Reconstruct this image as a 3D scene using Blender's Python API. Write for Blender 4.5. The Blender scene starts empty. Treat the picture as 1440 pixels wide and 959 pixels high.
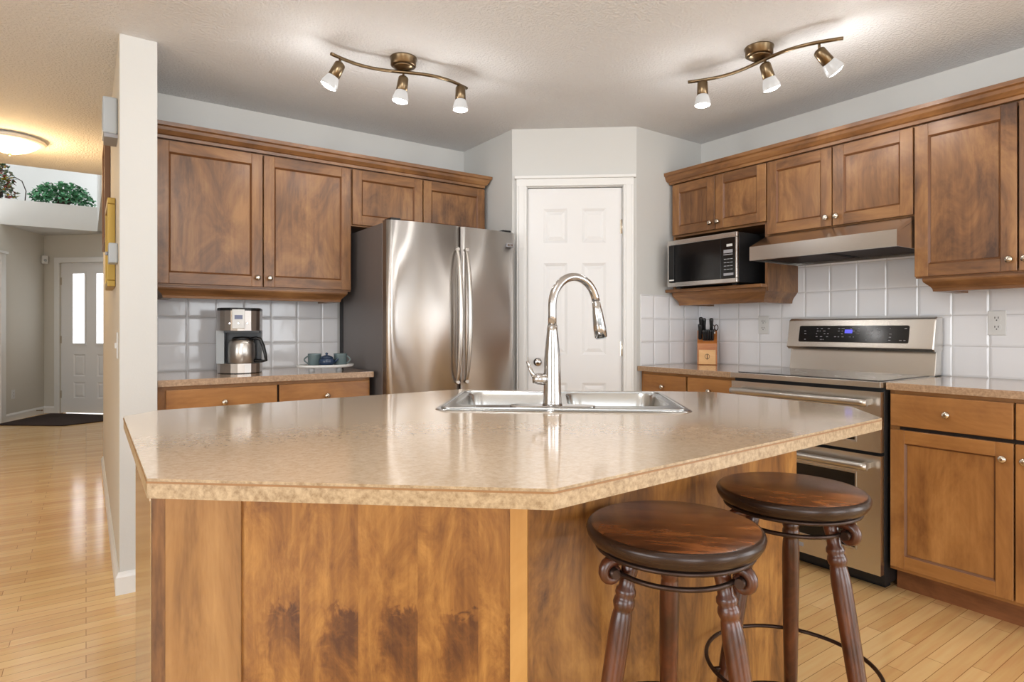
import bpy, bmesh, math, random
from mathutils import Vector, Matrix
random.seed(7)
PI = math.pi
S = bpy.context.scene
COL = S.collection

# ------------------------------------------------------------------ camera, world, lights, exposure
YAW = math.radians(35.04)
cam = bpy.data.objects.new('camera', bpy.data.cameras.new('camera'))
COL.objects.link(cam)
cam.location = (0, 0, 1.153)
cam.rotation_euler = (PI / 2, 0, -YAW)
cam.data.sensor_width = 36
cam.data.lens = 36 * 854.2 / 1440
cam.data.shift_y = -(479.5 - 462.8) / 1440
cam.data.clip_start = 0.05
S.camera = cam

S.view_settings.view_transform = 'Standard'
S.view_settings.look = 'None'
S.view_settings.exposure = 0.15
S.view_settings.gamma = 1
S.view_settings.use_curve_mapping = False

world = bpy.data.worlds.new('daylight'); S.world = world
world.use_nodes = True
wn = world.node_tree.nodes['Background']
wn.inputs[0].default_value = (0.93, 0.965, 1.0, 1)
wn.inputs[1].default_value = 2.2

def area(name, loc, rot, sx, sy, power, color=(1, 1, 1)):
    l = bpy.data.lights.new(name, 'AREA'); l.shape = 'RECTANGLE'; l.size = sx; l.size_y = sy
    l.energy = power; l.color = color
    o = bpy.data.objects.new(name, l); COL.objects.link(o); o.location = loc; o.rotation_euler = rot
    return o
# daylight entering by the windows and patio door behind and beside the camera
area('daylight_patio', (-1.6, -3.35, 1.25), (math.radians(90), 0, 0), 2.6, 2.1, 55, (0.94, 0.97, 1))
area('daylight_window', (2.1, -3.35, 1.25), (math.radians(90), 0, 0), 1.8, 2.1, 38, (0.94, 0.97, 1))
area('daylight_side', (-3.75, 0.2, 1.4), (math.radians(90), 0, math.radians(-90)), 2.8, 1.6, 60, (0.94, 0.97, 1))
area('daylight_dining', (3.58, -1.75, 1.2), (math.radians(90), 0, math.radians(90)), 1.7, 2.0, 40, (0.94, 0.97, 1))
area('daylight_foyer', (-1.2, 8.4, 4.4), (0, 0, 0), 1.8, 2.4, 30, (0.94, 0.97, 1))
area('daylight_stairs', (-1.98, 8.2, 1.6), (math.radians(90), 0, math.radians(-90)), 1.2, 1.5, 50, (0.94, 0.97, 1))

# ------------------------------------------------------------------ materials
def new_mat(name):
    m = bpy.data.materials.new(name); m.use_nodes = True
    nt = m.node_tree
    return m, nt, nt.nodes['Principled BSDF'], nt.nodes, nt.links

def srgb(r, g, b):
    f = lambda c: (c / 255 / 12.92) if c / 255 <= 0.04045 else ((c / 255 + 0.055) / 1.055) ** 2.4
    return (f(r), f(g), f(b), 1)

def plain(name, col, rough=0.5, metal=0.0, spec=0.5, emit=None, es=0.0, coat=0.0, noise=None):
    m, nt, b, N, L = new_mat(name)
    b.inputs['Base Color'].default_value = col
    b.inputs['Roughness'].default_value = rough
    b.inputs['Metallic'].default_value = metal
    b.inputs['Specular IOR Level'].default_value = spec
    b.inputs['Coat Weight'].default_value = coat
    if emit:
        b.inputs['Emission Color'].default_value = emit
        b.inputs['Emission Strength'].default_value = es
    if noise:
        sc, st, vec = noise
        tc = N.new('ShaderNodeTexCoord'); mp = N.new('ShaderNodeMapping'); mp.inputs['Scale'].default_value = vec
        nz = N.new('ShaderNodeTexNoise'); nz.inputs['Scale'].default_value = sc; nz.inputs['Detail'].default_value = 4
        bp = N.new('ShaderNodeBump'); bp.inputs['Strength'].default_value = st; bp.inputs['Distance'].default_value = 0.004
        L.new(tc.outputs['Object'], mp.inputs[0]); L.new(mp.outputs[0], nz.inputs[0])
        L.new(nz.outputs[0], bp.inputs['Height']); L.new(bp.outputs[0], b.inputs['Normal'])
    return m

def ramp(N, stops):
    r = N.new('ShaderNodeValToRGB')
    e = r.color_ramp.elements
    while len(e) < len(stops): e.new(0.5)
    for k, (p, c) in enumerate(stops): e[k].position = p; e[k].color = c
    return r

def wood(name, dark, mid, light, axis='Z', rough=0.38, blotch=2.2, contrast=1.0, coat=0.18, grain=26):
    """stained maple: soft cloudy blotches drawn out along the grain, fine pores over them"""
    m, nt, b, N, L = new_mat(name)
    tc = N.new('ShaderNodeTexCoord'); oi = N.new('ShaderNodeObjectInfo')
    ad = N.new('ShaderNodeVectorMath'); ad.operation = 'ADD'
    sc = N.new('ShaderNodeVectorMath'); sc.operation = 'SCALE'; sc.inputs['Scale'].default_value = 7.3
    cmb = N.new('ShaderNodeCombineXYZ')
    for k in range(3): L.new(oi.outputs['Random'], cmb.inputs[k])
    L.new(cmb.outputs[0], sc.inputs[0]); L.new(tc.outputs['Object'], ad.inputs[0]); L.new(sc.outputs[0], ad.inputs[1])
    v = {'X': (0.38, 1, 1), 'Y': (1, 0.38, 1), 'Z': (1, 1, 0.38)}[axis]
    mp = N.new('ShaderNodeMapping'); mp.inputs['Scale'].default_value = v
    L.new(ad.outputs[0], mp.inputs[0])
    n1 = N.new('ShaderNodeTexNoise'); n1.inputs['Scale'].default_value = blotch * 2.2; n1.inputs['Detail'].default_value = 5
    n1.inputs['Roughness'].default_value = 0.68; n1.inputs['Distortion'].default_value = 0.9
    L.new(mp.outputs[0], n1.inputs[0])
    v2 = {'X': (0.05, 1, 1), 'Y': (1, 0.05, 1), 'Z': (1, 1, 0.05)}[axis]
    mp2 = N.new('ShaderNodeMapping'); mp2.inputs['Scale'].default_value = v2
    L.new(ad.outputs[0], mp2.inputs[0])
    n2 = N.new('ShaderNodeTexNoise'); n2.inputs['Scale'].default_value = grain * 3; n2.inputs['Detail'].default_value = 3
    L.new(mp2.outputs[0], n2.inputs[0])
    mx = N.new('ShaderNodeMath'); mx.operation = 'MULTIPLY_ADD'
    L.new(n2.outputs[0], mx.inputs[0]); mx.inputs[1].default_value = 0.2; 
    sub = N.new('ShaderNodeMath'); sub.operation = 'SUBTRACT'; sub.inputs[1].default_value = 0.10
    L.new(n1.outputs[0], sub.inputs[0]); L.new(sub.outputs[0], mx.inputs[2])
    w = 0.2 / contrast
    r = ramp(N, [(0.5 - w, dark), (0.5, mid), (0.5 + w, light)])
    L.new(mx.outputs[0], r.inputs[0]); L.new(r.outputs[0], b.inputs['Base Color'])
    b.inputs['Roughness'].default_value = rough
    b.inputs['Coat Weight'].default_value = coat; b.inputs['Coat Roughness'].default_value = 0.25
    bp = N.new('ShaderNodeBump'); bp.inputs['Strength'].default_value = 0.06; bp.inputs['Distance'].default_value = 0.002
    L.new(n2.outputs[0], bp.inputs['Height']); L.new(bp.outputs[0], b.inputs['Normal'])
    return m

M = {}
UD, UM, UL = srgb(74, 46, 26), srgb(128, 87, 50), srgb(162, 117, 70)
M['wood_v'] = wood('stained_maple_upright', UD, UM, UL, 'Z', contrast=1.0, blotch=2.6)
M['wood_h'] = wood('stained_maple_level', UD, UM, UL, 'X', contrast=0.8)
M['wood_y'] = wood('stained_maple_side', UD, UM, UL, 'Y', contrast=0.8)
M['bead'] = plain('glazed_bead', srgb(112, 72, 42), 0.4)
LD, LM, LL = srgb(120, 76, 38), srgb(158, 108, 57), srgb(184, 132, 75)
M['wood_low'] = wood('honey_maple_upright', LD, LM, LL, 'Z', contrast=0.9)
M['wood_low_h'] = wood('honey_maple_level', LD, LM, LL, 'X', contrast=0.7)
M['isl'] = wood('figured_maple', srgb(84, 50, 24), srgb(142, 96, 46), srgb(178, 130, 68), 'Z', blotch=3.4, contrast=1.1, rough=0.4)
M['isl_post'] = wood('pale_maple', srgb(160, 112, 56), srgb(182, 134, 72), srgb(198, 152, 88), 'Z', contrast=0.7)
M['isl_light'] = wood('plain_maple', srgb(104, 70, 40), srgb(152, 110, 64), srgb(174, 132, 82), 'Z', blotch=2.6, contrast=1.0)
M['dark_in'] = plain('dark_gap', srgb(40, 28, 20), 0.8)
M['toe'] = wood('toe_kick_wood', srgb(110, 66, 38), srgb(140, 90, 54), srgb(156, 104, 64), 'X')

def wall_mat(name, col, rough=0.75):
    return plain(name, col, rough, noise=(120, 0.08, (1, 1, 1)))
M['wall'] = wall_mat('painted_wall', srgb(204, 204, 201))
M['wall_hall'] = wall_mat('hall_wall', srgb(205, 197, 182))
M['wall_entry'] = wall_mat('entry_wall', srgb(206, 202, 192))
M['white'] = plain('white_trim', srgb(226, 226, 224), 0.35)
M['door'] = plain('white_door', srgb(226, 226, 226), 0.38)

def ceiling_mat():
    m, nt, b, N, L = new_mat('textured_ceiling')
    b.inputs['Base Color'].default_value = srgb(220, 221, 222); b.inputs['Roughness'].default_value = 0.85
    tc = N.new('ShaderNodeTexCoord')
    n = N.new('ShaderNodeTexNoise'); n.inputs['Scale'].default_value = 75; n.inputs['Detail'].default_value = 5
    r = ramp(N, [(0.42, (0, 0, 0, 1)), (0.6, (1, 1, 1, 1))])
    bp = N.new('ShaderNodeBump'); bp.inputs['Strength'].default_value = 0.55; bp.inputs['Distance'].default_value = 0.006
    L.new(tc.outputs['Object'], n.inputs[0]); L.new(n.outputs[0], r.inputs[0]); L.new(r.outputs[0], bp.inputs['Height'])
    L.new(bp.outputs[0], b.inputs['Normal'])
    return m
M['ceiling'] = ceiling_mat()

def floor_mat():
    m, nt, b, N, L = new_mat('oak_strip_floor')
    tc = N.new('ShaderNodeTexCoord')
    br = N.new('ShaderNodeTexBrick')
    br.inputs['Scale'].default_value = 1.0
    br.inputs['Brick Width'].default_value = 0.62; br.inputs['Row Height'].default_value = 0.057
    br.inputs['Mortar Size'].default_value = 0.0011; br.inputs['Mortar Smooth'].default_value = 0.2
    br.inputs['Bias'].default_value = 0.0
    br.offset = 0.37; br.offset_frequency = 2; br.squash = 1.3; br.squash_frequency = 3
    br.inputs['Color1'].default_value = srgb(236, 198, 140)
    br.inputs['Color2'].default_value = srgb(218, 174, 116)
    br.inputs['Mortar'].default_value = srgb(158, 112, 66)
    L.new(tc.outputs['Object'], br.inputs[0])
    mp = N.new('ShaderNodeMapping'); mp.inputs['Scale'].default_value = (0.08, 1, 1)
    n = N.new('ShaderNodeTexNoise'); n.inputs['Scale'].default_value = 45; n.inputs['Detail'].default_value = 4
    L.new(tc.outputs['Object'], mp.inputs[0]); L.new(mp.outputs[0], n.inputs[0])
    mix = N.new('ShaderNodeMixRGB'); mix.blend_type = 'OVERLAY'; mix.inputs[0].default_value = 0.28
    L.new(br.outputs[0], mix.inputs[1]); L.new(n.outputs[0], mix.inputs[2])
    L.new(mix.outputs[0], b.inputs['Base Color'])
    b.inputs['Roughness'].default_value = 0.16
    b.inputs['Specular IOR Level'].default_value = 0.6
    n2 = N.new('ShaderNodeTexNoise'); n2.inputs['Scale'].default_value = 3; L.new(tc.outputs['Object'], n2.inputs[0])
    rr = N.new('ShaderNodeMapRange'); rr.inputs[3].default_value = 0.08; rr.inputs[4].default_value = 0.18
    L.new(n2.outputs[0], rr.inputs[0]); L.new(rr.outputs[0], b.inputs['Roughness'])
    bp = N.new('ShaderNodeBump'); bp.inputs['Strength'].default_value = 0.25; bp.inputs['Distance'].default_value = 0.001; bp.invert = True
    L.new(br.outputs[1], bp.inputs['Height']); L.new(bp.outputs[0], b.inputs['Normal'])
    return m
M['floor'] = floor_mat()

def laminate(name, rough=0.2, base=(208, 182, 150), spk=(190, 160, 126), hi=(222, 198, 170)):
    m, nt, b, N, L = new_mat(name)
    tc = N.new('ShaderNodeTexCoord')
    n = N.new('ShaderNodeTexNoise'); n.inputs['Scale'].default_value = 95; n.inputs['Detail'].default_value = 6; n.inputs['Roughness'].default_value = 0.7
    L.new(tc.outputs['Object'], n.inputs[0])
    r = ramp(N, [(0.36, srgb(*spk)), (0.5, srgb(*base)), (0.64, srgb(*hi))])
    L.new(n.outputs[0], r.inputs[0]); L.new(r.outputs[0], b.inputs['Base Color'])
    b.inputs['Roughness'].default_value = rough; b.inputs['Specular IOR Level'].default_value = 0.7
    b.inputs['Coat Weight'].default_value = 0.6 if rough < 0.3 else 0.1; b.inputs['Coat Roughness'].default_value = 0.07
    return m
M['lam'] = laminate('beige_laminate', 0.13, (200, 178, 151), (191, 167, 138), (208, 187, 162))
M['lam_wall'] = laminate('brown_beige_laminate', 0.15, (176, 148, 122), (164, 136, 110), (188, 162, 136))
M['lam_wall_edge'] = laminate('brown_beige_laminate_edge', 0.35, (164, 134, 104), (146, 116, 88), (182, 152, 122))
M['lam_edge'] = laminate('beige_laminate_edge', 0.4, (170, 146, 112), (144, 118, 84), (188, 164, 130))
M['lam_line'] = plain('laminate_seam', srgb(150, 110, 70), 0.4)

def tile_mat():
    """15 cm glazed white squares: grout lines by brick texture, pillowed faces by bump"""
    m, nt, b, N, L = new_mat('white_glazed_tile')
    uv = N.new('ShaderNodeUVMap'); uv.uv_map = 'UVMap'
    br = N.new('ShaderNodeTexBrick'); br.offset = 0; br.squash = 1
    br.inputs['Scale'].default_value = 1; br.inputs['Brick Width'].default_value = 0.15; br.inputs['Row Height'].default_value = 0.15
    br.inputs['Mortar Size'].default_value = 0.0035; br.inputs['Mortar Smooth'].default_value = 0.5; br.inputs['Bias'].default_value = 0
    br.inputs['Color1'].default_value = srgb(230, 231, 234); br.inputs['Color2'].default_value = srgb(234, 235, 238)
    br.inputs['Mortar'].default_value = srgb(205, 205, 206)
    L.new(uv.outputs[0], br.inputs[0]); L.new(br.outputs[0], b.inputs['Base Color'])
    b.inputs['Roughness'].default_value = 0.1; b.inputs['Specular IOR Level'].default_value = 0.6
    br2 = N.new('ShaderNodeTexBrick'); br2.offset = 0; br2.squash = 1
    br2.inputs['Scale'].default_value = 1; br2.inputs['Brick Width'].default_value = 0.15; br2.inputs['Row Height'].default_value = 0.15
    br2.inputs['Mortar Size'].default_value = 0.012; br2.inputs['Mortar Smooth'].default_value = 1.0
    L.new(uv.outputs[0], br2.inputs[0])
    n = N.new('ShaderNodeTexNoise'); n.inputs['Scale'].default_value = 9; L.new(uv.outputs[0], n.inputs[0])
    bp = N.new('ShaderNodeBump'); bp.invert = True; bp.inputs['Strength'].default_value = 0.7; bp.inputs['Distance'].default_value = 0.0035
    L.new(br2.outputs[1], bp.inputs['Height'])
    bp2 = N.new('ShaderNodeBump'); bp2.inputs['Strength'].default_value = 0.3; bp2.inputs['Distance'].default_value = 0.004
    L.new(n.outputs[0], bp2.inputs['Height']); L.new(bp.outputs[0], bp2.inputs['Normal']); L.new(bp2.outputs[0], b.inputs['Normal'])
    return m
M['tile'] = tile_mat()

ROT = 0.25
def brushed(name, col, rough=0.28, vec=(1, 1, 60), st=0.05, scale=8, aniso=0.0, metal=1.0):
    m = plain(name, col, rough, metal, noise=(scale, st, vec))
    b_ = m.node_tree.nodes['Principled BSDF']; b_.inputs['Anisotropic'].default_value = aniso
    if aniso:
        tg = m.node_tree.nodes.new('ShaderNodeTangent'); tg.direction_type = 'RADIAL'; tg.axis = 'Z'
        m.node_tree.links.new(tg.outputs[0], b_.inputs['Tangent']); b_.inputs['Anisotropic Rotation'].default_value = ROT
    return m
M['steel'] = brushed('brushed_steel', srgb(206, 202, 198), 0.24, (1, 1, 60), 0.03)
M['steel_h'] = brushed('brushed_steel_level', srgb(208, 204, 198), 0.26, (60, 60, 1), 0.03)
M['steel_v'] = brushed('brushed_steel_upright', srgb(214, 210, 206), 0.36, (80, 80, 1), 0.02, aniso=0.97)
M['steel_soft'] = plain('satin_steel', srgb(196, 192, 186), 0.3, 1.0)
M['steel_sink'] = plain('sink_steel', srgb(190, 192, 192), 0.24, 1.0)
M['steel_polished'] = plain('polished_steel', srgb(214, 210, 206), 0.14, 1.0)
M['chrome'] = plain('chrome', srgb(198, 196, 195), 0.13, 1.0)
M['nickel'] = plain('brushed_nickel', srgb(205, 196, 182), 0.22, 1.0)
M['fridge_side'] = plain('fridge_side_grey', srgb(112, 106, 104), 0.45, 0.3, noise=(300, 0.1, (1, 1, 1)))
M['fridge_trim'] = plain('fridge_door_edge', srgb(112, 96, 82), 0.4, 0.6)
M['brass'] = plain('antique_brass', srgb(122, 104, 80), 0.3, 1.0)
M['iron'] = plain('dark_iron', srgb(66, 52, 46), 0.35, 0.8)
M['black'] = plain('black_plastic', srgb(14, 14, 15), 0.35)
M['black_gloss'] = plain('black_glass', srgb(8, 8, 10), 0.13)
M['black_matte'] = plain('black_enamel', srgb(20, 20, 22), 0.6)
M['cooktop'] = plain('cooktop_glass', srgb(50, 48, 48), 0.07)
M['grey_print'] = plain('grey_print', srgb(150, 150, 155), 0.5)
M['white_pl'] = plain('white_plastic', srgb(214, 214, 212), 0.35)
M['grey_pl'] = plain('cool_grey_plastic', srgb(170, 176, 180), 0.5)
M['gold'] = plain('gold_leaf', srgb(172, 142, 70), 0.4, 0.6)
M['brownframe'] = plain('brown_frame', srgb(120, 86, 60), 0.4)
M['print'] = plain('pale_print', srgb(206, 190, 166), 0.5)
M['display_blue'] = plain('blue_display', srgb(20, 20, 60), 0.3, emit=srgb(90, 90, 230), es=1.2)
M['display_grey'] = plain('lcd_display', srgb(96, 100, 130), 0.3)
M['rug'] = plain('dark_rug', srgb(44, 28, 22), 0.95, noise=(200, 0.6, (1, 1, 1)))
M['glow'] = plain('glowing_bulb_face', (1, 1, 1, 1), 0.3, emit=(1, 0.97, 0.92, 1), es=9)
M['seat'] = wood('dark_cherry_seat', srgb(48, 22, 12), srgb(98, 54, 28), srgb(146, 88, 46), 'X', rough=0.26, coat=0.5, blotch=5.5, contrast=1.3)
M['stoolwood'] = wood('dark_turned_wood', srgb(34, 14, 9), srgb(74, 36, 20), srgb(108, 58, 32), 'Z', rough=0.28, coat=0.4, blotch=4)
M['seat_rim'] = plain('worn_dark_rim', srgb(50, 34, 26), 0.26, 0.25)
M['block'] = wood('knife_block_oak', srgb(150, 88, 40), srgb(182, 112, 56), srgb(204, 136, 76), 'X', rough=0.4)
M['block_front'] = wood('knife_block_front', srgb(200, 150, 94), srgb(222, 172, 112), srgb(232, 190, 134), 'X', rough=0.4)
M['teal'] = plain('teal_glaze', srgb(96, 112, 114), 0.3, noise=(20, 0.1, (1, 1, 1)))
M['blue'] = plain('dark_blue_glaze', srgb(46, 62, 86), 0.2)
M['leaf'] = plain('ivy_leaf', srgb(90, 150, 110), 0.5)
M['leaf_dark'] = plain('dark_leaf', srgb(52, 92, 64), 0.5)
M['leaf_grey'] = plain('grey_green_leaf', srgb(120, 130, 112), 0.5)
M['flower'] = plain('burgundy_flower', srgb(120, 50, 40), 0.6)
M['yellow'] = plain('yellow_flower', srgb(170, 150, 50), 0.6)
M['terracotta'] = plain('dark_basket', srgb(60, 48, 40), 0.7)

def frosted():
    m, nt, b, N, L = new_mat('frosted_glass')
    b.inputs['Base Color'].default_value = (0.30, 0.30, 0.30, 1); b.inputs['Roughness'].default_value = 0.3
    b.inputs['Emission Color'].default_value = (1, 0.97, 0.93, 1); b.inputs['Emission Strength'].default_value = 0.28
    return m
M['frost'] = frosted()
M['dome'] = plain('lit_alabaster', srgb(250, 235, 200), 0.4, emit=(1, 0.86, 0.58, 1), es=1.6)
M['lite'] = plain('door_glass_daylit', (0.8, 0.85, 0.9, 1), 0.05, emit=(0.93, 0.96, 1, 1), es=1.6)

# ------------------------------------------------------------------ geometry helpers
class MB:
    def __init__(s):
        s.bm = bmesh.new(); s.mats = []
        s.uv = None
    def mi(s, m):
        if isinstance(m, str): m = M[m]
        if m not in s.mats: s.mats.append(m)
        return s.mats.index(m)
    def face(s, vs, m, smooth=False):
        try: f = s.bm.faces.new(vs)
        except ValueError: return None
        f.material_index = s.mi(m); f.smooth = smooth
        return f
    def box(s, x0, x1, y0, y1, z0, z1, m, T=None):
        P = [Vector((x, y, z)) for x in (x0, x1) for y in (y0, y1) for z in (z0, z1)]
        if T is not None: P = [T @ p for p in P]
        v = [s.bm.verts.new(p) for p in P]
        for f in ((0, 1, 3, 2), (4, 6, 7, 5), (0, 4, 5, 1), (2, 3, 7, 6), (0, 2, 6, 4), (1, 5, 7, 3)):
            s.face([v[i] for i in f], m)
        return s
    def prism(s, pts, z0, z1, m, T=None, top=None, smooth=False):
        """pts: outline in x, y (counter-clockwise), stood up from z0 to z1"""
        T = T or Matrix()
        a = [s.bm.verts.new(T @ Vector((x, y, z0))) for x, y in pts]
        b = [s.bm.verts.new(T @ Vector((x, y, z1))) for x, y in pts]
        n = len(pts)
        for i in range(n): s.face([a[i], a[(i + 1) % n], b[(i + 1) % n], b[i]], m, smooth)
        s.face(a[::-1], m); s.face(b, top or m)
        return s
    def lathe(s, prof, m, T=None, n=28, cap=True, sx=1, sy=1, mats=None):
        """prof: (r, z) pairs from bottom to top"""
        T = T or Matrix(); rings = []
        for r, z in prof:
            rings.append([s.bm.verts.new(T @ Vector((r * sx * math.cos(2 * PI * k / n), r * sy * math.sin(2 * PI * k / n), z))) for k in range(n)])
        for j in range(len(rings) - 1):
            mm = mats[j] if mats else m
            for k in range(n):
                s.face([rings[j][k], rings[j][(k + 1) % n], rings[j + 1][(k + 1) % n], rings[j + 1][k]], mm, True)
        if cap:
            s.face(rings[0][::-1], mats[0] if mats else m); s.face(rings[-1], mats[-1] if mats else m)
        return s
    def tube(s, pts, r, m, n=12, closed=False, cap=True, T=None, flat=1.0):
        pts = [Vector(p) for p in pts]
        if T is not None: pts = [T @ p for p in pts]
        N_ = len(pts); rs = r if isinstance(r, (list, tuple)) else [r] * N_
        rings = []; up = None
        for i, p in enumerate(pts):
            if closed: t = pts[(i + 1) % N_] - pts[i - 1]
            else: t = pts[min(i + 1, N_ - 1)] - pts[max(i - 1, 0)]
            t.normalize()
            if up is None:
                up = Vector((0, 0, 1)) if abs(t.z) < 0.9 else Vector((1, 0, 0))
            up = (up - t * up.dot(t))
            if up.length < 1e-5: up = t.orthogonal()
            up.normalize(); sd = t.cross(up)
            rings.append([s.bm.verts.new(p + (sd * math.cos(2 * PI * k / n) * flat + up * math.sin(2 * PI * k / n)) * rs[i]) for k in range(n)])
        R = N_ if closed else N_ - 1
        for j in range(R):
            a, b = rings[j], rings[(j + 1) % N_]
            for k in range(n): s.face([a[k], a[(k + 1) % n], b[(k + 1) % n], b[k]], m, True)
        if cap and not closed: s.face(rings[0][::-1], m); s.face(rings[-1], m)
        return s
    def sweep(s, prof, path, m, close_ends=True):
        """prof: (out, z) outline; path: list of (x, y); 'out' lies to the right of the walking direction; mitred corners"""
        n = len(path); P = [Vector(p) for p in path]; rows = []
        for i in range(n):
            d0 = (P[i] - P[i - 1]).normalized() if i > 0 else None
            d1 = (P[i + 1] - P[i]).normalized() if i < n - 1 else None
            if d0 is None: d0 = d1
            if d1 is None: d1 = d0
            n0 = Vector((d0.y, -d0.x)); n1 = Vector((d1.y, -d1.x))
            mt = (n0 + n1); mt.normalize(); k = 1 / max(0.2, mt.dot(n0))
            rows.append([s.bm.verts.new((P[i].x + mt.x * k * o, P[i].y + mt.y * k * o, z)) for o, z in prof])
        q = len(prof)
        for i in range(n - 1):
            for j in range(q): s.face([rows[i][j], rows[i][(j + 1) % q], rows[i + 1][(j + 1) % q], rows[i + 1][j]], m)
        if close_ends: s.face(rows[0], m); s.face(rows[-1][::-1], m)
        return s
    def build(s, name, parent=None, loc=None, bevel=0, seg=2, rotz=None):
        bmesh.ops.recalc_face_normals(s.bm, faces=s.bm.faces[:])
        me = bpy.data.meshes.new(name); s.bm.to_mesh(me); s.bm.free()
        for m in s.mats: me.materials.append(m)
        o = bpy.data.objects.new(name, me); COL.objects.link(o)
        if parent: o.parent = parent
        if loc: o.location = loc
        if rotz is not None: o.rotation_euler = (0, 0, rotz)
        if bevel:
            b = o.modifiers.new('bevel', 'BEVEL'); b.width = bevel; b.segments = seg; b.limit_method = 'ANGLE'; b.angle_limit = math.radians(40)
            b.harden_normals = False
        return o

def tag(o, label, cat, group=None):
    o['label'] = label; o['category'] = cat
    if group: o['group'] = group
    return o
def thing(name, label, cat, loc=(0, 0, 0), rotz=0, group=None):
    o = bpy.data.objects.new(name, None); COL.objects.link(o)
    o.empty_display_size = 0.1
    o.location = loc; o.rotation_euler = (0, 0, rotz)
    return tag(o, label, cat, group)
def struct(o):
    o['kind'] = 'structure'; return o
def Tm(loc=(0, 0, 0), rx=0, ry=0, rz=0):
    return Matrix.Translation(loc) @ Matrix.Rotation(rz, 4, 'Z') @ Matrix.Rotation(ry, 4, 'Y') @ Matrix.Rotation(rx, 4, 'X')
def rrect(x0, x1, y0, y1, r, n=5):
    out = []
    for cx, cy, a in ((x1 - r, y0 + r, -90), (x1 - r, y1 - r, 0), (x0 + r, y1 - r, 90), (x0 + r, y0 + r, 180)):
        for k in range(n + 1):
            t = math.radians(a + 90 * k / n); out.append((cx + r * math.cos(t), cy + r * math.sin(t)))
    return out

# ------------------------------------------------------------------ the room shell
CE = 2.44
W1, W2 = 3.816, 3.506          # back wall (y) and right wall (x)
PL, PR = Vector((2.248, 3.205)), Vector((2.864, 2.706))

fl = MB(); fl.box(-3.7, 3.7, -3.4, 11.2, -0.06, 0, 'floor'); struct(fl.build('floor'))
ce = MB()
ce.box(-3.7, 3.7, -3.4, 3.95, CE, CE + 0.12, 'ceiling')
ce.box(-3.7, 0.27, 3.95, 6.13, CE, CE + 0.12, 'ceiling')
struct(ce.build('ceiling'))

w = MB(); w.box(0.12, 3.7, W1, W1 + 0.12, 0, CE, 'wall'); wall_back = struct(w.build('wall_back'))
w = MB()
for a in ((-3.4, -2.6, 0, CE), (-2.6, -0.9, 0, 0.2), (-2.6, -0.9, 2.2, CE), (-0.9, W1, 0, CE)): w.box(W2, W2 + 0.12, a[0], a[1], a[2], a[3], 'wall')
wall_right = struct(w.build('wall_right'))
# short wall that ends beside the coffee counter; its far side is the hall
w = MB(); w.box(0.12, 0.262, 3.145, W1, 0, CE, 'wall'); w.box(0.118, 0.12, 3.15, 6.13, 0, CE, 'wall_hall')
w.box(0.12, 0.262, W1, 6.13, 0, CE, 'wall_hall')
struct(w.build('wall_hall', bevel=0.006))
w = MB(); w.box(0.12, 0.262, 6.13, 9.75, CE, 4.4, 'wall'); struct(w.build('wall_foyer'))
w = MB(); w.box(1.0, 1.1, 6.13, 10.4, 0, CE, 'wall_entry'); struct(w.build('wall_closet'))
w = MB(); w.box(0.262, 1.0, 6.13, 6.2, 0, CE, 'wall_entry'); struct(w.build('wall_passage'))
# pantry: two returns and the slanting front with the door opening
w = MB(); w.box(2.248, 2.36, 3.205, W1, 0, CE, 'wall'); struct(w.build('wall_pantry_left'))
w = MB(); w.box(2.864, W2, 2.706, 2.82, 0, CE, 'wall'); wall_pr = struct(w.build('wall_pantry_right'))
pd = (PR - PL).normalized(); pang = math.atan2(pd.y, pd.x); plen = (PR - PL).length
TP = Tm((PL.x, PL.y, 0), rz=pang)
DX0, DX1, DZ = 0.098, 0.706, 2.062
w = MB()
w.box(0, DX0, 0, 0.11, 0, CE, 'wall', TP); w.box(DX1, plen, 0, 0.11, 0, CE, 'wall', TP); w.box(DX0, DX1, 0, 0.11, DZ, CE, 'wall', TP)
struct(w.build('wall_pantry_front'))

# room behind the camera: walls with openings for the patio door and windows
w = MB(); y0, y1 = -3.4, -3.28
for a in ((-3.7, -2.9, 0, CE), (-2.9, -0.3, 2.3, CE), (-2.9, -0.3, 0, 0.2), (-0.3, 1.2, 0, CE), (1.2, 3.0, 0, 0.2), (1.2, 3.0, 2.3, CE), (3.0, 3.7, 0, CE)):
    w.box(a[0], a[1], y0, y1, a[2], a[3], 'wall')
struct(w.build('wall_rear'))
w = MB(); x0, x1 = -3.7, -3.6
for a in ((-3.4, -1.2, 0, CE), (-1.2, 1.6, 0, 0.6), (-1.2, 1.6, 2.2, CE), (1.6, 6.13, 0, CE)):
    w.box(x0, x1, a[0], a[1], a[2], a[3], 'wall')
struct(w.build('wall_left'))
def win(name, T, wd, h):
    f = MB(); t = 0.05
    f.box(0, wd, -0.03, 0.03, 0, t, 'white', T); f.box(0, wd, -0.03, 0.03, h - t, h, 'white', T)
    f.box(0, t, -0.03, 0.03, t, h - t, 'white', T); f.box(wd - t, wd, -0.03, 0.03, t, h - t, 'white', T)
    f.box(wd / 2 - t / 2, wd / 2 + t / 2, -0.03, 0.03, t, h - t, 'white', T)
    struct(f.build(name))
win('window_1', Tm((-2.9, -3.34, 0.2)), 2.6, 2.1)
win('window_2', Tm((1.2, -3.34, 0.2)), 1.8, 2.1)
win('window_4', Tm((W2 + 0.06, -2.6, 0.2), rz=PI / 2), 1.7, 2.0)
win('window_3', Tm((-3.65, -1.2, 0.6), rz=PI / 2), 2.8, 1.6)

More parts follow.
